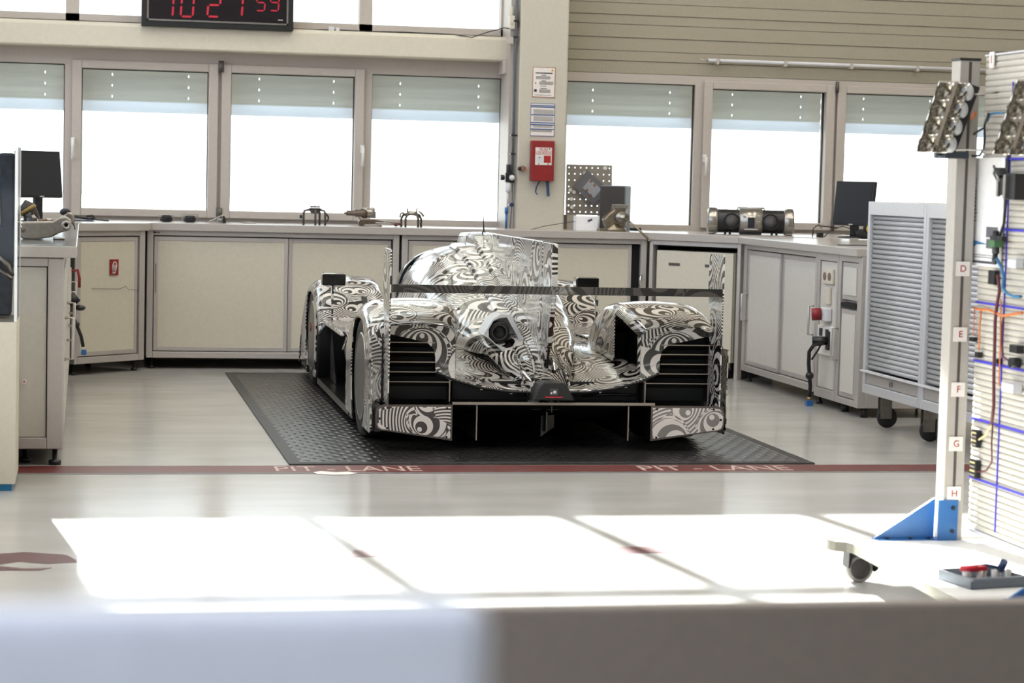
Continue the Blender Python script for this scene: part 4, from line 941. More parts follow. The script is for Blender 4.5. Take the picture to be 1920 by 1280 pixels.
        for k in range(10):
            a = 2*pi*k/10; R = Matrix.Rotation(a, 4, 'X'); R = Matrix.Translation((0,yc,.328)) @ R; b.box(s*(xo-.125), s*(xo-.06), -.014, .014, .05, .212, R)
        cpart('spokes', b, M_rim, rm)
        b = MB(); b.cyl((s*(xo-.13),yc,.328),(s*(xo-.04),yc,.328), .045, .038); cpart('wheel_nut', b, M_black, rm)
        b = MB(); b.lathe([(.10,s*(xo-.22)),(.19,s*(xo-.22)),(.19,s*(xo-.25)),(.10,s*(xo-.25))], (0,yc,.328), 'x', 32, True); cpart('brake_disc', b, mat('disc_grey', (60,58,56), .4, .5), ty)
    # wheel wells
    b = MB(); b.box(s*.46, s*.47, -.05, .47, .09, .46); b.box(s*.46, s*.93, .46, .47, .09, .55); cpart('wheel_well', b, M_underside)
    b = MB(); b.box(s*.52, s*.53, 2.45, 3.37, .09, .45); b.box(s*.52,s*.9,3.36,3.37,.09,.4); cpart('wheel_well', b, M_underside)
    # mirrors
    b = MB(); mz0, mz1 = .706, .788; mx0, mx1 = (.722, .878) if s > 0 else (.792, .948)
    b.prism([(s*mx0,mz0),(s*mx1,mz0),(s*mx1,mz1),(s*mx0,mz1)], 2.2, 2.31, 'y'); mr = cpart('mirror', b, M_chrome, bevel=.014)
    b = MB(); b.prism([(s*(mx0+.004),mz0+.003),(s*(mx1-.004),mz0+.003),(s*(mx1-.004),mz1-.005),(s*(mx0+.004),mz1-.005)], 2.194, 2.205, 'y'); cpart('mirror_glass', b, mat('mirror_black', (10,10,12), .08), mr, bevel=.009)
    b = MB(); b.prism([(2.24,.45),(2.26,.45),(2.29,.72),(2.23,.72)], s*.868, s*.880, 'x'); cpart('mirror_stalk', b, M_ops, mr)
    # side pod behind the open channel
    b = MB(); P = []
    for y, xo_, zt_ in ((.62,.948,.56),(.75,.945,.51),(.9,.935,.495),(1.05,.92,.49),(1.2,.90,.485)):
        P.append([(s*.50,y,.49),(s*(xo_-.10),y,zt_),(s*(xo_-.04),y,zt_-.008),(s*(xo_-.01),y,zt_-.03),(s*xo_,y,zt_-.07),(s*(xo_-.01),y-.0,.35),(s*(xo_-.05),y-.12,.2),(s*(xo_-.03),y-.16,.09)])
    b.grid(P); cpart('side_pod', b, M_ops, solid=.006)
    b = MB(); b.box(s*.925, s*.935, .62, 2.55, .045, .085); fe = cpart('floor_edge', b, M_carbon)
    b = MB(); b.box(s*.50, s*.93, 1.2, 2.30, .455, .485); cpart('side_deck', b, M_opd, bevel=.01)
    b = MB(); b.prism([(2.0,.09),(2.35,.09),(2.38,.3),(2.30,.42)], s*.86, s*.868, 'x'); cpart('turning_vane', b, M_carbon)
    # small fences on the tail deck
    b = MB(); b.prism([(.12,.50),(.10,.585),(-.05,.52),(-.30,.44),(-.50,.345),(-.50,.325),(-.3,.40)], s*.115, s*.122, 'x'); cpart('tail_fence', b, M_ops)
    b = MB(); b.prism([(.25,.47),(.25,.55),(.0,.49),(-.03,.46)], s*.24, s*.246, 'x'); cpart('tail_fence', b, M_ops)
# floor and black underbody
b = MB(); b.box(-.93, .93, .45, 2.5, .04, .085); b.box(-.93, .93, 3.4, 3.85, .04, .09); b.box(-.5, .5, 2.5, 3.4, .04, .09); cpart('floor', b, M_carbon, bevel=.004)
b = MB(); b.prism([(.45,.045),(.45,.44),(2.4,.45),(2.4,.045)], -.50, .50, 'x'); cpart('tub', b, M_underside)
b = MB(); b.grid([[(x, y, z) for x in (-.53,-.25,0,.25,.53)] for y, z in ((.45,.05),(.2,.07),(-.1,.12),(-.4,.19),(-.645,.245))], False); b.box(-.52,.52,-.40,-.38,.22,.34); cpart('diffuser', b, M_underside, solid=.01)
b = MB(); b.box(-.53, .55, -.652, -.64, .243, .256); df = cpart('diffuser_lip', b, M_edge)
for x in (-.40, .41):
    b = MB(); b.box(x-.004, x+.004, -.64, .2, .06, .243); b.mi = 1; b.box(x-.003, x+.003, -.644, -.64, .056, .243); cpart('diffuser_strake', b, [M_carbon, M_edge], df)
for x in (-.02,):
    b = MB(); b.prism([(-.6,.20),(-.6,.10),(-.35,.07),(-.2,.07),(-.2,.22),(-.55,.215)], x-.004, x+.004, 'x'); b.box(x+.02,x+.024,-.62,-.60,.2,.243); cpart('diffuser_strake', b, M_carbon, df)
b = MB(); b.prism([(-.03,.17),(.04,.175),(.04,.11),(-.03,.06)], -.50, -.49, 'y'); cpart('centre_plate', b, mat('dull_plate', (70,64,58), .5), df)
b = MB(); b.prism([(-.50,.25),(-.50,.35),(-.36,.32),(-.2,.30),(.2,.30),(.36,.32),(.5,.35),(.5,.25)], -.44, -.2, 'y'); cpart('gearbox_cover', b, M_underside)
b = MB(); b.cyl((.45,-.3,.29),(.55,-.3,.33), .02); b.tube([(.2,-.45,.27),(.35,-.47,.285),(.50,-.47,.28)], .006); cpart('driveshaft', b, M_carbon)
# rain light
b = MB(); b.prism([(-.115,.268),(.115,.268),(.105,.285),(.07,.35),(.05,.362),(-.05,.362),(-.07,.35),(-.105,.285)], -.67, -.50, 'y'); rl = cpart('rain_light', b, M_black, bevel=.006)
b = MB(); b.box(-.024, .024, -.675, -.67, .293, .335); cpart('camera_housing', b, M_carbon, rl, bevel=.004)
b = MB(); b.lathe([(.0,-.678),(.009,-.678),(.009,-.674)], (.004,0,.313), 'y', 20); b.cyl((.004-.018,-.677,.308),(.004-.018,-.674,.308), .005); cpart('lens', b, M_lightgrey, rl)
b = MB(); b.prism([(-.05,.291),(.05,.291),(.042,.284),(-.042,.284)], -.678, -.67, 'y'); cpart('red_lens', b, mat('red_lens', (190,30,38), .3), rl)
# tail deck
def zedge(x):
    x = abs(x); t = [(0,.298),(.22,.305),(.36,.325),(.5,.362),(.6,.405),(.62,.42)]
    for a, c in zip(t, t[1:]):
        if x <= c[0]: return a[1]+(c[1]-a[1])*(x-a[0])/(c[0]-a[0])
    return t[-1][1]
b = MB(); P = []; nx = 41
for y in arange(-.52, 2.35, 74):
    w = .505 if y > 0 else .505+(.605-.505)*min(1, -y/.52)**2
    f = max(0, min(1, (.75-y)/1.27)); g = f**1.25
    row = []
    for k in range(nx):
        u = -1+2*k/(nx-1); x = u*w; ze = zedge(u*.60)
        base = .488+.012*cos(pi*u)*(1-f)
        row.append((x, y, base+(ze-base)*g - .03*sin(pi*f)*max(0, 1-abs(u)**3)*0))
    P.append(row)
b.grid(P); td = cpart('tail_deck', b, M_opd, solid=.008)
b = MB(); b.tube([(u*.60, -.522, zedge(u*.60)-.006) for u in arange(-1, 1, 41)], .007, 6); cpart('deck_lip', b, M_black, td)
for x in (-.36,-.2,.28,.42):
    b = MB(); b.cbox((x, -.53, zedge(x)-.014), (.012,.006,.006)); cpart('fastener', b, M_edge, td)
# cabin
def loft(tab, ys, n, base, p, name, m, **k):
    b = MB(); R = []
    for y in ys:
        w, T = interp(tab, y)[:2]; bz = base(y); R.append([])
        for i in range(n):
            a = pi*i/(n-1); c, s = cos(a), sin(a)
            R[-1].append((w*(abs(c)**p)*(1 if c >= 0 else -1), y, bz+(T-bz)*(s**p if s > 0 else 0)))
    b.rings(R, True, True); return cpart(name, b, m, **k)
CAB = [(3.35,.16,.47),(3.05,.34,.60),(2.75,.43,.78),(2.4,.475,.93),(2.1,.485,.99),(1.8,.475,1.004),(1.5,.46,.985),(1.2,.44,.925),(.9,.41,.84),(.6,.37,.745),(.3,.315,.65),(0,.25,.545),(-.3,.17,.43),(-.48,.10,.34)]
loft(CAB, arange(-.48, 3.35, 70), 41, lambda y: min(.45, interp(CAB, y)[1]-.08), .72, 'cabin', M_opc)
WIN = [(3.0,.10,.60),(2.9,.25,.69),(2.7,.37,.815),(2.45,.455,.93),(2.2,.478,.975),(2.05,.478,.97)]
loft(WIN, arange(2.08, 2.98, 20), 31, lambda y: .60, .72, 'windscreen', mat('dark_screen', (14,15,18), .08))
RID = [(1.72,.20,1.012),(1.5,.20,1.0),(1.2,.185,.945),(.9,.17,.865),(.6,.155,.77),(.3,.14,.675),(0,.125,.57),(-.3,.10,.45),(-.47,.07,.36)]
b = MB(); R = []
for y in arange(-.47, 1.72, 40):
    w, T = interp(RID, y); R.append([(-w*1.05,y,T-.16),(-w,y,T-.02),(-w*.93,y,T-.004),(-w*.5,y,T+.004),(0,y,T+.006),(w*.5,y,T+.004),(w*.93,y,T-.004),(w,y,T-.02),(w*1.05,y,T-.16)])
b.rings(R, True, True, False); cpart('engine_cover', b, M_opc)
SPN = [(2.02,.095,1.075),(1.7,.093,1.083),(1.55,.09,1.07),(1.3,.088,1.01),(1.0,.085,.93),(.6,.08,.82),(.2,.072,.69),(-.2,.055,.52),(-.47,.03,.38)]
b = MB(); R = []
for y in arange(-.47, 2.02, 46):
    w, T = interp(SPN, y); lo = T-.16 if y < 1.7 else 1.0
    R.append([(-w*1.1,y,lo),(-w,y,T-.025),(-w*.85,y,T-.006),(0,y,T),(w*.85,y,T-.006),(w,y,T-.025),(w*1.1,y,lo)])
b.rings(R, True, True, False); sp_ = cpart('air_intake_spine', b, M_opc)
b = MB(); b.prism([(-.075,1.012),(.075,1.012),(.075,1.06),(-.075,1.06)], 2.018, 2.03, 'y'); cpart('intake_mouth', b, M_dark, sp_)
b = MB(); b.box(-.03,.03,1.72,1.86,.995,1.025); cpart('roof_camera', b, M_steel, sp_, bevel=.01)
# shark fin
b = MB(); b.prism([(1.55,1.05),(1.58,1.086),(-.33,1.09),(-.335,.36),(-.2,.40),(.2,.6),(1.0,.86)], -.012, .012, 'x'); fn = cpart('shark_fin', b, M_ops, bevel=.004)
b = MB(); b.prism([(-.345,1.088),(-.60,1.085),(-.61,1.078),(-.62,.90),(-.60,.74),(-.54,.58),(-.46,.44),(-.40,.35),(-.345,.36)], -.012, .012, 'x'); b.prism([(-.605,1.084),(-.612,1.084),(-.622,.86),(-.612,.86)], -.016,.016,'x'); cpart('fin_tip', b, M_ops, fn, bevel=.003)
b = MB(); b.prism([(-.42,.955),(-.50,.955),(-.50,.97),(-.42,.97)], -.0135, -.012, 'x'); cpart('white_tag', b, M_white, fn)
for s in (-1, 1):
    b = MB(); b.prism([(.9,.86),(.92,.875),(-.36,.46),(-.42,.40),(-.40,.37)], s*.05, s*.062, 'x'); cpart('fin_flange', b, M_ops, fn, bevel=.003)
# rear wing
b = MB(); up = [(-.75,.868),(-.70,.864),(-.62,.858),(-.54,.853),(-.48,.850),(-.45,.842)]; lo = [(-.45,.834),(-.50,.822),(-.56,.818),(-.64,.822),(-.70,.824),(-.75,.826)]
b.prism(up+lo, -.872, .872, 'x')
M_wing = opart('op_art_shaded', 1.3, dark=(18,16,16), light=(66,60,56), rough=.2, coat=.3, metal=.0)  # darker foil: underside shade and the mat's reflection put into the colour
cpart('rear_wing', b, M_wing, bevel=.002)
b = MB(); b.prism([(-.60,.82),(-.50,.82),(-.40,.42),(-.48,.42)], -.006, .006, 'x'); cpart('wing_pylon', b, M_carbon)
# exhaust
def ex(px, py, y=-.09): return ((px-990.4+67*y)/(349.7*(1-y/11.9)), (822-43*y-py)/(349.7*(1-y/11.9)))
outer = [ex(*q) for q in ((897,627),(917,597),(933,587),(953,588),(982,647),(972,652),(960,653),(949,671),(930,653),(908,633))]
inner = [ex(*q) for q in ((908,616),(918,600),(930,594),(945,593),(966,632),(963,645),(955,651),(945,652),(920,642),(908,630))]
def tilt(x, z, d=0): return (x, -.08-(z-.60)*-.35+d, z)
b = MB(); A = [b.v(tilt(x, z)) for x, z in outer]; B = [b.v(tilt(x, z)) for x, z in inner]; n = len(A)
C = [b.v(tilt(x*.97-.002, z*.99+.004, .10)) for x, z in inner]; D = [b.v(tilt(x, z, .22)) for x, z in outer]
for i in range(n):
    j = (i+1) % n; b.f([A[i], A[j], B[j], B[i]]); b.f([B[i], B[j], C[j], C[i]]); b.f([A[j], A[i], D[i], D[j]])
b.f(C)
exs = cpart('exhaust_shroud', b, M_shroud)
cxe, cze = ex(929, 621, -.06); ye = -.06
b = MB(); b.lathe([(0,ye+.03),(.036,ye+.03),(.038,ye+.005),(.040,ye),(.056,ye),(.058,ye+.01),(.058,ye+.09)], (cxe,0,cze), 'y', 36); cpart('exhaust_pipe', b, mat('soot_black', (14,13,13), .5), exs)
b = MB(); b.lathe([(.037,ye-.002),(.040,ye-.004),(.042,ye-.002),(.040,ye+.002)], (cxe,0,cze), 'y', 36, True); cpart('pipe_ring', b, mat('ring_grey', (84,78,72), .4), exs)
# antenna, nose
b = MB(); b.tube([(0,1.62,1.08),(-.008,1.6,1.16),(-.012,1.6,1.235)], [.005,.003,.002], 6); b.cyl((0,1.62,1.075),(0,1.62,1.09), .012); cpart('antenna', b, M_black)
NOSE = [(3.9,.20,.20),(3.7,.34,.30),(3.4,.44,.42),(3.1,.50,.49),(2.7,.52,.52),(2.3,.52,.50)]
loft(NOSE, arange(2.3, 3.9, 24), 25, lambda y: .09, .5, 'nose', M_op)
b = MB(); q = (-.955, 3.05, .36); b.prism([(2.84,.395),(2.90,.42),(2.90,.36)], -.957, -.951, 'x'); cpart('red_marker', b, M_red)
b = MB(); b.prism([(2.4,.63),(2.37,.63),(2.33,.52),(2.36,.52)], -.66, -.645, 'x'); 
b = MB(); P = [[(-.665,2.455,.625),(-.630,2.455,.625)],[(-.655,2.335,.53),(-.62,2.335,.53)]]; b.grid(P, False); cpart('fender_tape', b, M_black, solid=.008)

# ---------------------------------------------------------------- wiring board on its trolley
tr = thing('trolley', 'low white trolley base with blue gussets carrying the wiring board', 'trolley', (3.1, 6.85, 0))
b = MB(); X_a, X_b, Y_a, Y_b = 2.652, 3.75, 6.20, 7.435; rr = .04; pts = []
for cx, cy, a0 in ((X_b-rr,Y_b-rr,0),(X_a+rr,Y_b-rr,pi/2),(X_a+rr,Y_a+rr,pi),(X_b-rr,Y_a+rr,1.5*pi)):
    for k in range(7): a = a0+pi/2*k/6; pts.append((cx+rr*cos(a), cy+rr*sin(a)))
pts = [(3.75,7.435),(2.68,7.435),(2.66,7.425),(2.651,7.405),(2.652,7.38),(2.665,7.355),(2.70,7.335),(2.712,7.30),(2.705,7.0),(2.682,6.4),(2.684,6.25),(2.72,6.20),(3.75,6.20)]
b.prism(pts, .115, .15, 'z'); bp = obj('base_plate', b, [M_white, mat('shaded_side', (138,134,120), .6)], tr)
for f in bp.data.polygons:
    if abs(f.normal.z) < .5: f.material_index = 1  # side faces darker than the top: their shade put into the colour
for x, y in ((2.762,7.37),(2.762,6.30),(3.62,7.40),(3.62,6.30)):
    b = MB(); b.lathe([(0,-.022),(.045,-.022),(.050,-.016),(.050,.016),(.045,.022),(0,.022)], (x, y, .050), 'y', 30); c = obj('caster_wheel', b, mat('caster_tread', (150,146,140), .6), tr)
    b = MB(); b.lathe([(0,-.026),(.034,-.026),(.038,-.022),(.038,.022),(.034,.026),(0,.026)], (x, y, .050), 'y', 26); obj('hub', b, mat('caster_hub', (58,54,52), .5), c)
    b = MB(); b.prism([(x-.05,.055),(x-.048,.115),(x+.03,.115),(x+.062,.075),(x+.064,.05),(x+.05,.04),(x+.052,.07),(x+.02,.10),(x-.035,.10),(x-.044,.055)], y-.032, y+.032, 'y'); b.prism([(x+.055,.05),(x+.078,.055),(x+.078,.085),(x+.066,.09),(x+.060,.06)], y-.015, y+.015, 'y'); obj('fork', b, M_black, c)
for y in (7.40, 6.24):
    b = MB(); b.prism([(2.82,.150),(3.055,.30),(3.055,.150)], y-.006, y+.006, 'y'); g = obj('gusset', b, M_blue, tr)
    b = MB(); b.box(3.055, 3.128, y-.048, y-.04, .150, .298); b.box(2.83, 3.07, y-.04, y+.03, .150, .153); obj('gusset_flange', b, M_blue, g)
    for q in ((3.108,.27),(3.108,.185)):
        b = MB(); b.cyl((q[0], y-.048, q[1]), (q[0], y-.054, q[1]), .0075, n=12); obj('bolt', b, M_black, g)
    b = MB()
    for x in (2.87, 2.96, 3.03): b.cyl((x, y-.02, .153), (x, y-.02, .159), .007, n=10)
    obj('bolt_row', b, M_black, g)
    b = MB(); b.box(3.074, 3.150, y-.04, y+.04, .15, 1.885); p = obj('post', b, mat('post_aluminium', (172,166,158), .5, .1), tr, bevel=.003)
    b = MB(); b.box(3.107, 3.117, y-.0415, y-.039, .31, 1.88); obj('post_slot', b, mat('slot_dark', (74,68,62), .6), p)
    b = MB(); b.box(3.072, 3.152, y-.042, y+.042, 1.885, 1.893); obj('post_cap', b, M_black, p)
    if y > 7:
        for ch, z in zip('DEFGH', (1.138,.901,.701,.503,.321)):
            b = MB(); b.box(3.086, 3.138, y-.0445, y-.0415, z-.026, z+.026); tg = obj('letter_tag', b, M_paper, p)
            text('letter', ch, .034, facing((3.113, y-.0447, z)), M_redt, tg)
wb = thing('wiring_board', 'tall slatted white board covered in wires and connectors at the right edge', 'board', (3.18, 6.8, .2))
XB = 3.166
b = MB(); ya, yb, z0, z1 = 6.285, 7.355, .20, 1.90; P = []; n = 78; h = (z1-z0)/n
for k in range(n):
    for f, d in ((0,0),(.08,.006),(.2,.0085),(.5,.009),(.8,.0085),(.92,.006)): P.append([(XB+.012-d, y, z0+h*(k+f)) for y in (ya, yb)])
P.append([(XB+.012, y, z1) for y in (ya, yb)])
b.grid(P); b.box(XB+.012, XB+.022, ya, yb, z0, z1); obj('slatted_panel', b, mat('slat_white', (190,184,172), .5), wb)
for za, zb in ((z1, z1+.006), (z0-.012, z0)):
    b = MB(); b.box(XB-.002, XB+.03, ya, yb, za, zb); obj('edge_trim', b, M_lightgrey, wb)
def onb(px, py, dx=0): q = at(px, py, X=XB); return Vector((XB-dx, q.y, q.z))
for (px, py) in ((1822,299),(1818,426),(1812,563),(1808,671),(1804,778),(1800,887)):
    z = onb(px, py).z; b = MB(); b.box(XB-.0015, XB+.003, ya, yb, z-.004, z+.004); obj('blue_line', b, M_blueline, wb)
y_ = onb(1877, 700).y; b = MB(); b.box(XB-.0015, XB+.003, y_-.002, y_+.002, .22, 1.80); obj('blue_line', b, M_blueline, wb)
q = onb(1863, 112, .006); b = MB(); b.box(XB-.008, XB-.004, q.y-.02, q.y+.02, q.z-.03, q.z+.028); tg = obj('number_tag', b, M_paper, wb)
text('number', '1', .04, facing((XB-.0085, q.y, q.z), (-1,0,0)), M_redt, tg)
# documents in a clear sleeve
a_ = onb(1822, 296); c_ = onb(1878, 503); b = MB(); b.box(XB-.004, XB-.001, c_.y, a_.y, c_.z, a_.z); dc = tag(obj('document_sheet', b, mat('sleeve_white', (232,230,228), .15, coat=.5)), 'tall white printed sheet in a clear sleeve on the upper board', 'document')
b = MB()
for (x0, y0, x1, y1) in ((1852,425,1872,446),(1852,448,1872,467)): p, q = onb(x0,y0), onb(x1,y1); b.box(XB-.0055, XB-.004, q.y, p.y, q.z, p.z)
obj('photo', b, mat('photo_grey', (92,92,98), .4), dc)
b = MB()
for k in range(12): p = onb(1828, 336+k*7); b.box(XB-.0055, XB-.004, p.y-.02-.01*random.random(), p.y, p.z-.002, p.z+.001)
for (x0, x1, y) in ((1823,1870,487),(1826,1866,476),(1826,1866,480)): p, q = onb(x0,y), onb(x1,y); b.box(XB-.0055, XB-.004, q.y, p.y, p.z-(.008 if y == 487 else .0015), p.z)
obj('print_lines', b, M_ink, dc)
b = MB(); p = onb(1828, 456); b.prism([(p.y,p.z+.012),(p.y,p.z-.012),(p.y-.03,p.z-.002),(p.y-.12,p.z)], XB-.0055, XB-.004, 'x'); obj('blue_figure', b, M_cyan, dc)
# headlamp reflectors
def reflector(px0, py0, w, h, Y, label, skew, X0_=None):
    p = at(px0, py0, Y=Y); r = thing('headlamp_reflector', label, 'lamp reflector', (p.x, Y, p.z-h))
    mc = mat('facet_chrome', (210,206,198), .12, 1)
    def W(u, v, d=0): return (p.x+u*w-skew*v, Y+.02+d-.10*u*0, p.z-v*h)
    # two columns of four scalloped bowls
    nu, nv = 20, 48; 
    for c in range(2):
        b = MB(); P = []
        for i in range(nv+1):
            v = i/nv; row = []
            for j in range(nu+1):
                u = j/nu; q = (v*4) % 1
                d = .055*sin(pi*u)*(.35+.65*sin(pi*q))+.008*(1 if int(u*5)%2 else 0)*(1 if int(q*4)%2 else 0)
                row.append(W(c*.46+u*.42+(.02 if c else 0), v, d+(.0 if c == 0 else .02)))
            P.append(row)
        b.grid(P, False); obj('reflector_bowls', b, mc, r, solid=.003)
    b = MB(); b.grid([[W(.42,0,-.004),W(.5,0,-.004)],[W(.42,.9,-.004),W(.5,.9,-.004)]], False); obj('divider', b, M_edge, r, solid=.004)
    b = MB(); b.grid([[W(-.01,0,-.003),W(.50,0,-.003)],[W(-.01,-.015,-.003),W(.52,-.015,-.003)]], False); obj('rim', b, mc, r, solid=.003)
    b = MB()
    for k in range(4):
        v = (k+.5)/4; cc = Vector(W(.98, v, .05)); b.ball(cc, h*.13, 8, (.75, .9, 1.0))
    obj('lens_dome', b, M_shroud, r)
    b = MB(); b.prism([(p.x+.95*w, p.z+.005), (p.x+1.36*w, p.z-.01), (p.x+1.30*w-skew, p.z-h), (p.x+.95*w-skew, p.z-h)], Y+.10, Y+.125, 'y'); obj('back_plate', b, M_black, r)
    b = MB(); q = Vector(W(.95, .95, .05)); b.tube([q, q+Vector((.22,-.05,.0))], .003); obj('stay_rod', b, M_steel, r)
    b = MB(); q2 = Vector(W(1.2, .15, .05)); b.tube([q2, q2+Vector((.10,0,.01))], .003); obj('stay_rod', b, M_steel, r)
    return r
reflector(1765, 153, .138, .245, 7.18, 'faceted chrome headlamp reflector clamped to the board post', .075)
reflector(1912, 150, .138, .245, 6.75, 'chrome headlamp reflector cut off by the right picture edge', .075)
b = MB(); q0 = at(1765, 290, Y=7.3); q1 = at(1808, 290, Y=7.3); b.box(q0.x, q1.x, 7.26, 7.355, q0.z-.012, q0.z+.012); b.cyl((q0.x-.02,7.3,q0.z),(q0.x,7.3,q0.z), .004); b.cyl((q0.x-.024,7.3,q0.z),(q0.x-.018,7.3,q0.z), .012); b.cyl((q1.x,7.3,q0.z),(q1.x+.012,7.3,q0.z), .014)
tag(obj('post_clamp', b, mat('anodised_black', (50,56,64), .4)), 'dark clamp bar below the nearer reflector on the post', 'clamp')
# wires
def wire(name, label, pts, r, m, dx=.012, cat='wire'):
    b = MB(); q = [onb(x, y, dx+.004*random.random()) for x, y in pts]; b.tube(q, r, 6); return tag(obj(name, b, m), label, cat)
wire('cable_loom', 'blue looping cable below the chrome reflectors', [(1870,212),(1868,222),(1862,235),(1862,262),(1861,280),(1852,292),(1840,293),(1828,284),(1824,266),(1832,258),(1850,246),(1862,240)], .004, M_black, .03, 'cable')
wire('cable_loom', 'teal wire running from the vertical line to the reflector loop', [(1893,212),(1880,212),(1868,214),(1862,228)], .004, M_cyan, .02, 'cable')
wire('cable_loom', 'coloured short loom hanging at the back of the nearer reflector', [(1850,212),(1842,222),(1836,236),(1832,246)], .006, M_orange, .04, 'cable')
wire('cable_loom', 'dark cable hanging from the top connector block', [(1902,280),(1901,320),(1900,350),(1897,385),(1893,420),(1886,440),(1882,452)], .005, M_black, .02, 'cable')
wire('cable_loom', 'blue and yellow loom curving right from the green connector', [(1878,482),(1888,500),(1893,520),(1891,540),(1900,550),(1912,556),(1925,556)], .006, M_cyan, .02, 'cable')
wire('cable_loom', 'brown trunk loom running down the middle of the board', [(1880,515),(1882,545),(1878,570),(1875,600),(1873,640),(1872,700),(1871,760),(1868,795)], .006, M_maroon, .015, 'cable')
wire('cable_loom', 'thin orange wire beside the brown trunk loom', [(1884,560),(1883,640),(1881,720),(1882,724),(1890,730)], .0025, M_orange, .012)
wire('cable_loom', 'maroon loom leading to the round black connector', [(1890,590),(1886,610),(1885,640),(1888,668),(1898,675),(1910,678)], .004, M_maroon)
wire('cable_loom', 'red wire bundle running along the blue line to the right edge', [(1834,578),(1846,580),(1860,580),(1875,587),(1890,592),(1925,586)], .005, M_orange)
wire('hanging_wire', 'shorter orange wire hanging at the left of the board', [(1834,578),(1833,600),(1832,630)], .002, M_orange)
wire('hanging_wire', 'longer orange wire hanging second from the left', [(1846,580),(1844,610),(1843,640),(1841,656)], .003, M_orange)
wire('hanging_wire', 'pale looping wire to the upper fuse block', [(1868,795),(1860,806),(1855,815),(1842,824)], .004, M_gold)
wire('hanging_wire', 'maroon looping wire to the lower fuse block', [(1868,795),(1867,830),(1866,866),(1856,882),(1846,884),(1838,884)], .003, M_maroon)
def block(name, label, px, py, wy, hz, d, m, cat='connector'):
    q = onb(px, py); b = MB(); b.box(XB-d, XB-.001, q.y-wy/2, q.y+wy/2, q.z-hz/2, q.z+hz/2)
    o = obj(name, b, m, bevel=.002); return tag(o, label, cat), q
o, q = block('fuse_block', 'black fuse block with pale wires just below the printed sheet', 1868, 520, .055, .05, .02, M_black)
o, q = block('fuse_block', 'upper black fuse block in the lower left of the board', 1836, 822, .045, .062, .02, M_black)
for k in range(4): b = MB(); b.box(XB-.022,XB-.02,q.y-.018,q.y+.018,q.z-.024+k*.014,q.z-.018+k*.014); obj('fuse', b, M_gold if k % 2 else M_edge, o)
o, q = block('fuse_block', 'lower black fuse block in the lower left of the board', 1833, 878, .055, .066, .02, M_black)
for k in range(4): b = MB(); b.box(XB-.022,XB-.02,q.y-.02,q.y+.02,q.z-.026+k*.015,q.z-.019+k*.015); obj('fuse', b, M_gold if k % 2 else M_edge, o)
block('plug', 'small black plug on the end of the shorter orange wire', 1830, 636, .03, .016, .02, M_black)
block('plug', 'small black plug on the end of the longer orange wire', 1840, 665, .03, .02, .02, M_black)
block('plug', 'small black plug beside the brown trunk loom', 1877, 677, .02, .018, .02, M_black)
block('relay_box', 'black relay box near the right edge at mid height', 1914, 654, .06, .028, .03, M_black)
block('control_unit', 'grey and white control unit below the mid board', 1906, 727, .10, .032, .035, M_lightgrey, 'control unit')
block('control_unit', 'small grey control unit just below the fuse block wires at right', 1912, 494, .07, .03, .03, M_lightgrey, 'control unit')
r = thing('throttle_unit', 'black and grey pump unit with a bracket at the upper right of the board', 'machine part', onb(1905, 350, .03))
b = MB(); q = onb(1905, 350); b.box(XB-.05,XB-.005,q.y-.10,q.y-.01,q.z-.045,q.z+.045); b.box(XB-.055,XB-.01,q.y-.02,q.y+.035,q.z-.03,q.z+.03); q2 = onb(1897, 328); b.cbox((XB-.04,q2.y,q2.z),(.04,.05,.028),Matrix.Rotation(radians(35),3,'X')); obj('body', b, M_black, r, bevel=.003)
b = MB(); b.box(XB-.06,XB-.05,q.y-.045,q.y-.025,q.z-.04,q.z+.04); b.box(XB-.06,XB-.05,q.y+.015,q.y+.03,q.z-.035,q.z+.035); b.tube([(XB-.05,q2.y+.04,q2.z+.03),(XB-.06,q2.y-.03,q2.z-.02)], .005); obj('clip', b, M_steel, r)
r = thing('sensor_connector', 'black connector with a green band left of the dark hanging cable', 'connector', onb(1878, 455, .02))
q = onb(1880, 457); b = MB(); b.tube([(XB-.025,q.y+.005,q.z+.045),(XB-.025,q.y,q.z-.035)], [.012,.014]); b.cbox((XB-.025,q.y-.02,q.z+.02),(.02,.10,.016)); b.tube([(XB-.025,q.y,q.z-.03),(XB-.025,q.y+.01,q.z-.07)], .01); obj('body', b, M_black, r)
b = MB(); b.cbox((XB-.025,q.y,q.z),(.034,.05,.024)); obj('green_band', b, mat('green_band', (70,110,70), .5), r)
q = onb(1914, 680); b = MB(); b.cyl((XB-.04,q.y,q.z),(XB-.005,q.y,q.z), .018); tag(obj('round_connector', b, M_black), 'round black connector at the right edge below the relay box', 'connector')
# tray of parts on the trolley
c = at(1838, 1098, z=.15); r = thing('parts_tray', 'grey metal tray with red and blue connectors lying on the trolley', 'tray', c)
R = Matrix.Translation(c) @ Matrix.Rotation(radians(12), 4, 'Z')
b = MB(R); b.box(-.07,.14,-.05,-.044,0,.035); b.box(-.07,.14,.13,.136,0,.035); b.box(-.07,-.064,-.05,.136,0,.035); b.box(.134,.14,-.05,.136,0,.035); b.box(-.07,.14,-.05,.136,0,.004); b.box(-.07,.14,-.058,-.05,.026,.035); obj('tray', b, mat('zinc_grey', (120,126,134), .4, .4), r, bevel=.001)
for k in range(7):
    b = MB(R); b.cyl((-.045+k*.028, .02+.02*(k%2), .004), (-.045+k*.028, .02+.02*(k%2), .045), .008, .011, 10); obj('plug', b, M_paper, r)
b = MB(R); b.tube([(-.06,.03,.055),(-.02,.0,.058),(.0,.05,.05)], [.008,.012,.009], 8); b.cbox((.01,.03,.052),(.05,.03,.014)); obj('red_connector', b, mat('bright_red', (205,30,50), .4), r)
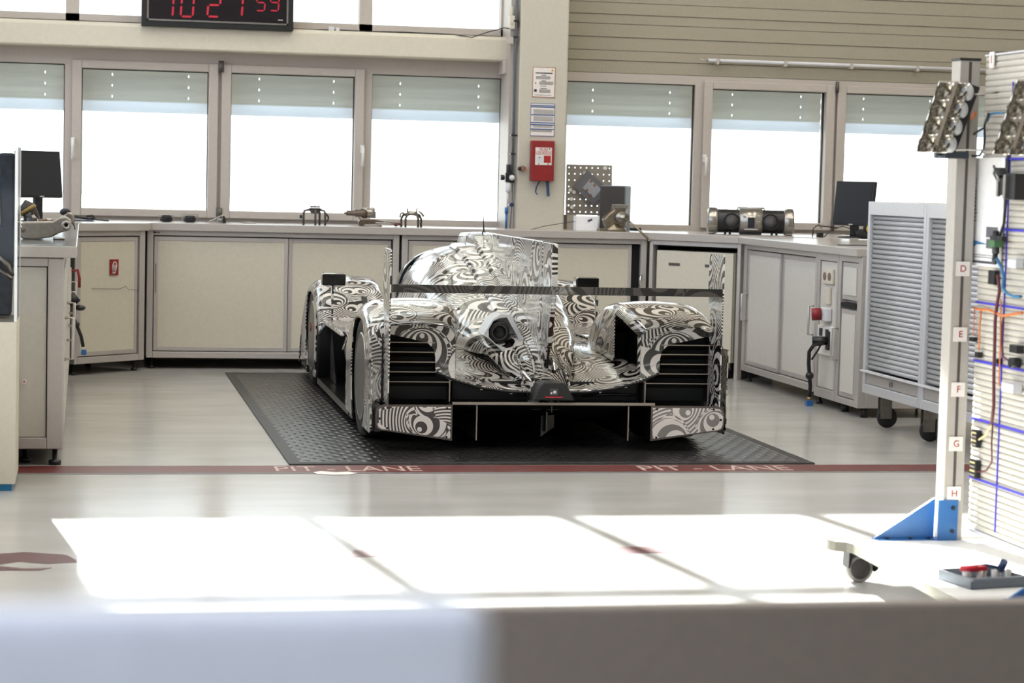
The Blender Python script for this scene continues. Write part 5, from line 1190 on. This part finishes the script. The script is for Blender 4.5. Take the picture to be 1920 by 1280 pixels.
b = MB(R); b.cyl((.09,.02,.045),(.09,.0,.075), .013); b.tube([(.0,.06,.05),(.05,.04,.058),(.09,.02,.05)], .006); obj('blue_connector', b, mat('navy_connector', (40,60,96), .4), r)

# ---------------------------------------------------------------- display case and parts on the left
r = thing('display_pedestal', 'beige display pedestal with a blue plinth at the left edge', 'pedestal', (-.8, 10.0, 0))
b = MB(); b.box(-1.15, -.285, 9.72, 10.2, .03, .747); obj('body', b, M_panel, r, bevel=.004)
b = MB(); b.box(-1.15, -.30, 9.735, 10.19, 0, .03); obj('plinth', b, mat('plinth_blue', (30,120,170), .4), r)
r = thing('display_case', 'clear acrylic display case standing on the beige pedestal', 'display case', (-.8, 9.96, .747))
def acrylic():
    m = bpy.data.materials.new('acrylic'); m.use_nodes = True; nt = m.node_tree; nt.nodes.clear()
    o = nt.nodes.new('ShaderNodeOutputMaterial'); t = nt.nodes.new('ShaderNodeBsdfTransparent'); g = nt.nodes.new('ShaderNodeBsdfGlossy'); g.inputs['Roughness'].default_value = .05
    mx = nt.nodes.new('ShaderNodeMixShader'); lw = nt.nodes.new('ShaderNodeLayerWeight'); lw.inputs['Blend'].default_value = .3
    nt.links.new(lw.outputs['Fresnel'], mx.inputs[0]); nt.links.new(t.outputs[0], mx.inputs[1]); nt.links.new(g.outputs[0], mx.inputs[2]); nt.links.new(mx.outputs[0], o.inputs[0]); return m
M_acr = acrylic()
for nm, q in (('side_pane',(-.293,-.285,9.72,10.2,.747,1.505)),('side_pane',(-1.15,-1.142,9.72,10.2,.747,1.505)),('front_pane',(-1.142,-.293,9.72,9.728,.747,1.505)),('back_pane',(-1.142,-.293,10.192,10.2,.747,1.505)),('lid',(-1.15,-.285,9.72,10.2,1.505,1.512))):
    b = MB(); b.box(*q); obj(nm, b, M_acr, r)
b = MB()
for x, y in ((-.289,9.724),(-.289,10.196)): b.box(x-.006,x+.006,y-.006,y+.006,.747,1.512)
obj('edge_strip', b, mat('edge_highlight', (225,228,230), .3), r)  # pale corner strips: the acrylic's edge highlight put into the colour
r = thing('engine_model', 'dark blue grey engine part standing inside the clear display case', 'machine part', (-.36, 9.98, .747))
b = MB(); b.prism([(-.315,.757),(-.62,.757),(-.60,1.1),(-.365,1.16),(-.372,1.35),(-.380,1.46),(-.37,1.485),(-.302,1.485),(-.302,1.2)], 9.93, 10.06, 'y'); obj('body', b, mat('slate_blue', (52,64,78), .35, .3, noise=.5, nscale=25), r, bevel=.012)
b = MB(); b.lathe([(0,-.09),(.02,-.08),(.034,-.02),(.03,.03),(.012,.08),(0,.09)], (-.40,9.90,1.25)); obj('pod', b, mat('dark_maroon', (84,54,70), .4), r)
b = MB(); b.tube([(-.40,9.90,.98),(-.36,9.88,1.02),(-.33,9.88,.99),(-.31,9.9,.94)], .012); b.tube([(-.42,9.9,.93),(-.37,9.88,.97),(-.31,9.88,.93)], .009); obj('silver_arm', b, M_steel, r)
# uprights on the left bench
def slab(px, Y, dep): return [ (at(x, y, Y=Y).x, at(x, y, Y=Y).z) for x, y in px ]
r = thing('suspension_upright', 'cast metal suspension upright with a round bore lying on the left worktop', 'machine part', (-.2, 11.5, ZT))
Y_ = 11.45; pts = slab([(30,432),(44,426),(98,425),(112,417),(124,416),(133,423),(134,435),(127,443),(114,446),(96,455),(62,459),(42,458),(34,450)], Y_, 0)
dz = ZT-min(p[1] for p in pts); pts = [(x, z+dz) for x, z in pts]
b = MB(); b.prism(pts, Y_, Y_+.09, 'y'); obj('casting', b, mat('titanium', (158,150,138), .3, .75, noise=.2), r, bevel=.008)
q = at(124, 432, Y=Y_); b = MB(); b.lathe([(.010,-.016),(.022,-.016),(.024,-.008),(.024,0),(.010,0)], (q.x,Y_,q.z+dz), 'y', 22, True); obj('bore', b, M_steel, r)
b = MB(); b.cyl((q.x,Y_-.005,q.z+dz),(q.x,Y_-.002,q.z+dz), .011); obj('bore_hole', b, M_dark, r)
b = MB(); b.tube([(at(18,436,Y=Y_).x,Y_,at(18,436,Y=Y_).z+dz),(at(34,432,Y=Y_).x,Y_,at(34,432,Y=Y_).z+dz),(at(46,444,Y=Y_).x,Y_,at(46,444,Y=Y_).z+dz)], [.008,.012,.010]); b.tube([(at(100,452,Y=Y_).x,Y_-.02,ZT+.008),(at(122,448,Y=Y_).x,Y_-.03,ZT+.008)], .007); obj('link_rod', b, M_steel, r)
r = thing('metal_linkage', 'curved metal control arm resting behind the upright on the left worktop', 'machine part', (-.2, 12.3, ZT))
Y_ = 12.3; W_ = lambda x, y: at(x, y, Y=Y_)
b = MB(); b.tube([W_(60,404), W_(68,414), W_(80,419), W_(98,419), W_(112,414), W_(122,406), W_(127,400), W_(134,404), W_(137,412), W_(134,420)], [.012,.013,.013,.013,.014,.016,.018,.016,.014,.012]); b.tube([W_(118,398), W_(126,402), W_(130,410)], .012)
zz = min(v.co.z for v in b.bm.verts); obj('arm', b, MATS['titanium'], r)
b = MB(); 
for x in (76,84,92,100,106): b.ball(W_(x, 413+(x%3)), .016, 6, (1,.8,.8))
obj('springs', b, mat('spring_brown', (120,98,80), .4, .5), r)
b = MB(); b.ball(W_(122,397), .03, 8, (1,.6,.7)); b.tube([W_(60,408), W_(60,428)], [.03,.026], 10); b.tube([W_(52,400), W_(60,412), W_(66,426)], .014); b.tube([W_(132,412), W_(138,420), W_(141,430)], .003); obj('bushing', b, M_black, r)
r = thing('gearbox_part', 'black and yellow banded housing standing under the left monitor', 'machine part', (-.3, 13, ZT))
Y_ = 13.0; b = MB(); b.tube([W_(40,384), W_(52,392), W_(58,402), W_(60,414), W_(60,425)], [.04,.05,.045,.05,.05], 12); obj('housing', b, mat('dark_cast2', (52,46,42), .5, .4), r)
b = MB(); b.tube([W_(50,390), W_(54,396)], [.053,.053], 12); obj('yellow_band', b, mat('mustard', (140,116,50), .5), r)
b = MB(); q = at(45, 716, Y=10.54); b.cyl((q.x,10.576,q.z),(q.x,10.561,q.z), .012); b.mi = 1; b.cyl((q.x,10.561,q.z),(q.x,10.558,q.z), .004); tag(obj('round_button', b, [M_paper, M_redt]), 'tiny round white button with a red dot on the left bench end', 'button')

# ---------------------------------------------------------------- added fill lamps out of view and the low panel in front of the camera
for i, x in enumerate((.6, 3.8, 7.0)):
    for j, y in enumerate((5.6, 9.6, 13.6)):
        r = thing('fill_lamp', 'added fill lamp, a long white strip under the ceiling out of view', 'lamp', (x, y, 7.6), 0, 'added fill lamps under the ceiling')
        b = MB(); b.box(x-.15,x+.15,y-1.2,y+1.2,7.6,7.68); b.cyl((x,y-.9,7.68),(x,y-.9,8.8), .01); b.cyl((x,y+.9,7.68),(x,y+.9,8.8), .01); obj('housing', b, M_white, r)
        b = MB(); b.box(x-.13,x+.13,y-1.18,y+1.18,7.59,7.6); obj('diffuser', b, mat('fill_diffuser', (255,250,240), .5, emit=LAMP), r)
b = MB(); b.box(-1.1, 4.4, 3.2, 3.24, 0, .765); tag(obj('barrier_panel', b, mat('brown_grey_panel', (132,122,114), .5), bevel=.01), 'blurred grey brown low panel across the bottom right of the picture', 'barrier')
q = at(935, 1135, Y=.85)
b = MB(); b.box(-.75, q.x, .85, .88, .25, q.z)
r = tag(obj('near_board', b, mat('pale_blue_board', (226,234,250), .45), bevel=.012), 'blurred pale blue board close to the camera at the lower left', 'board')
b = MB(); b.box(-.7, -.66, .80, .96, 0, .25); b.box(q.x-.10, q.x-.06, .80, .96, 0, .25); obj('foot', b, M_lightgrey, r)
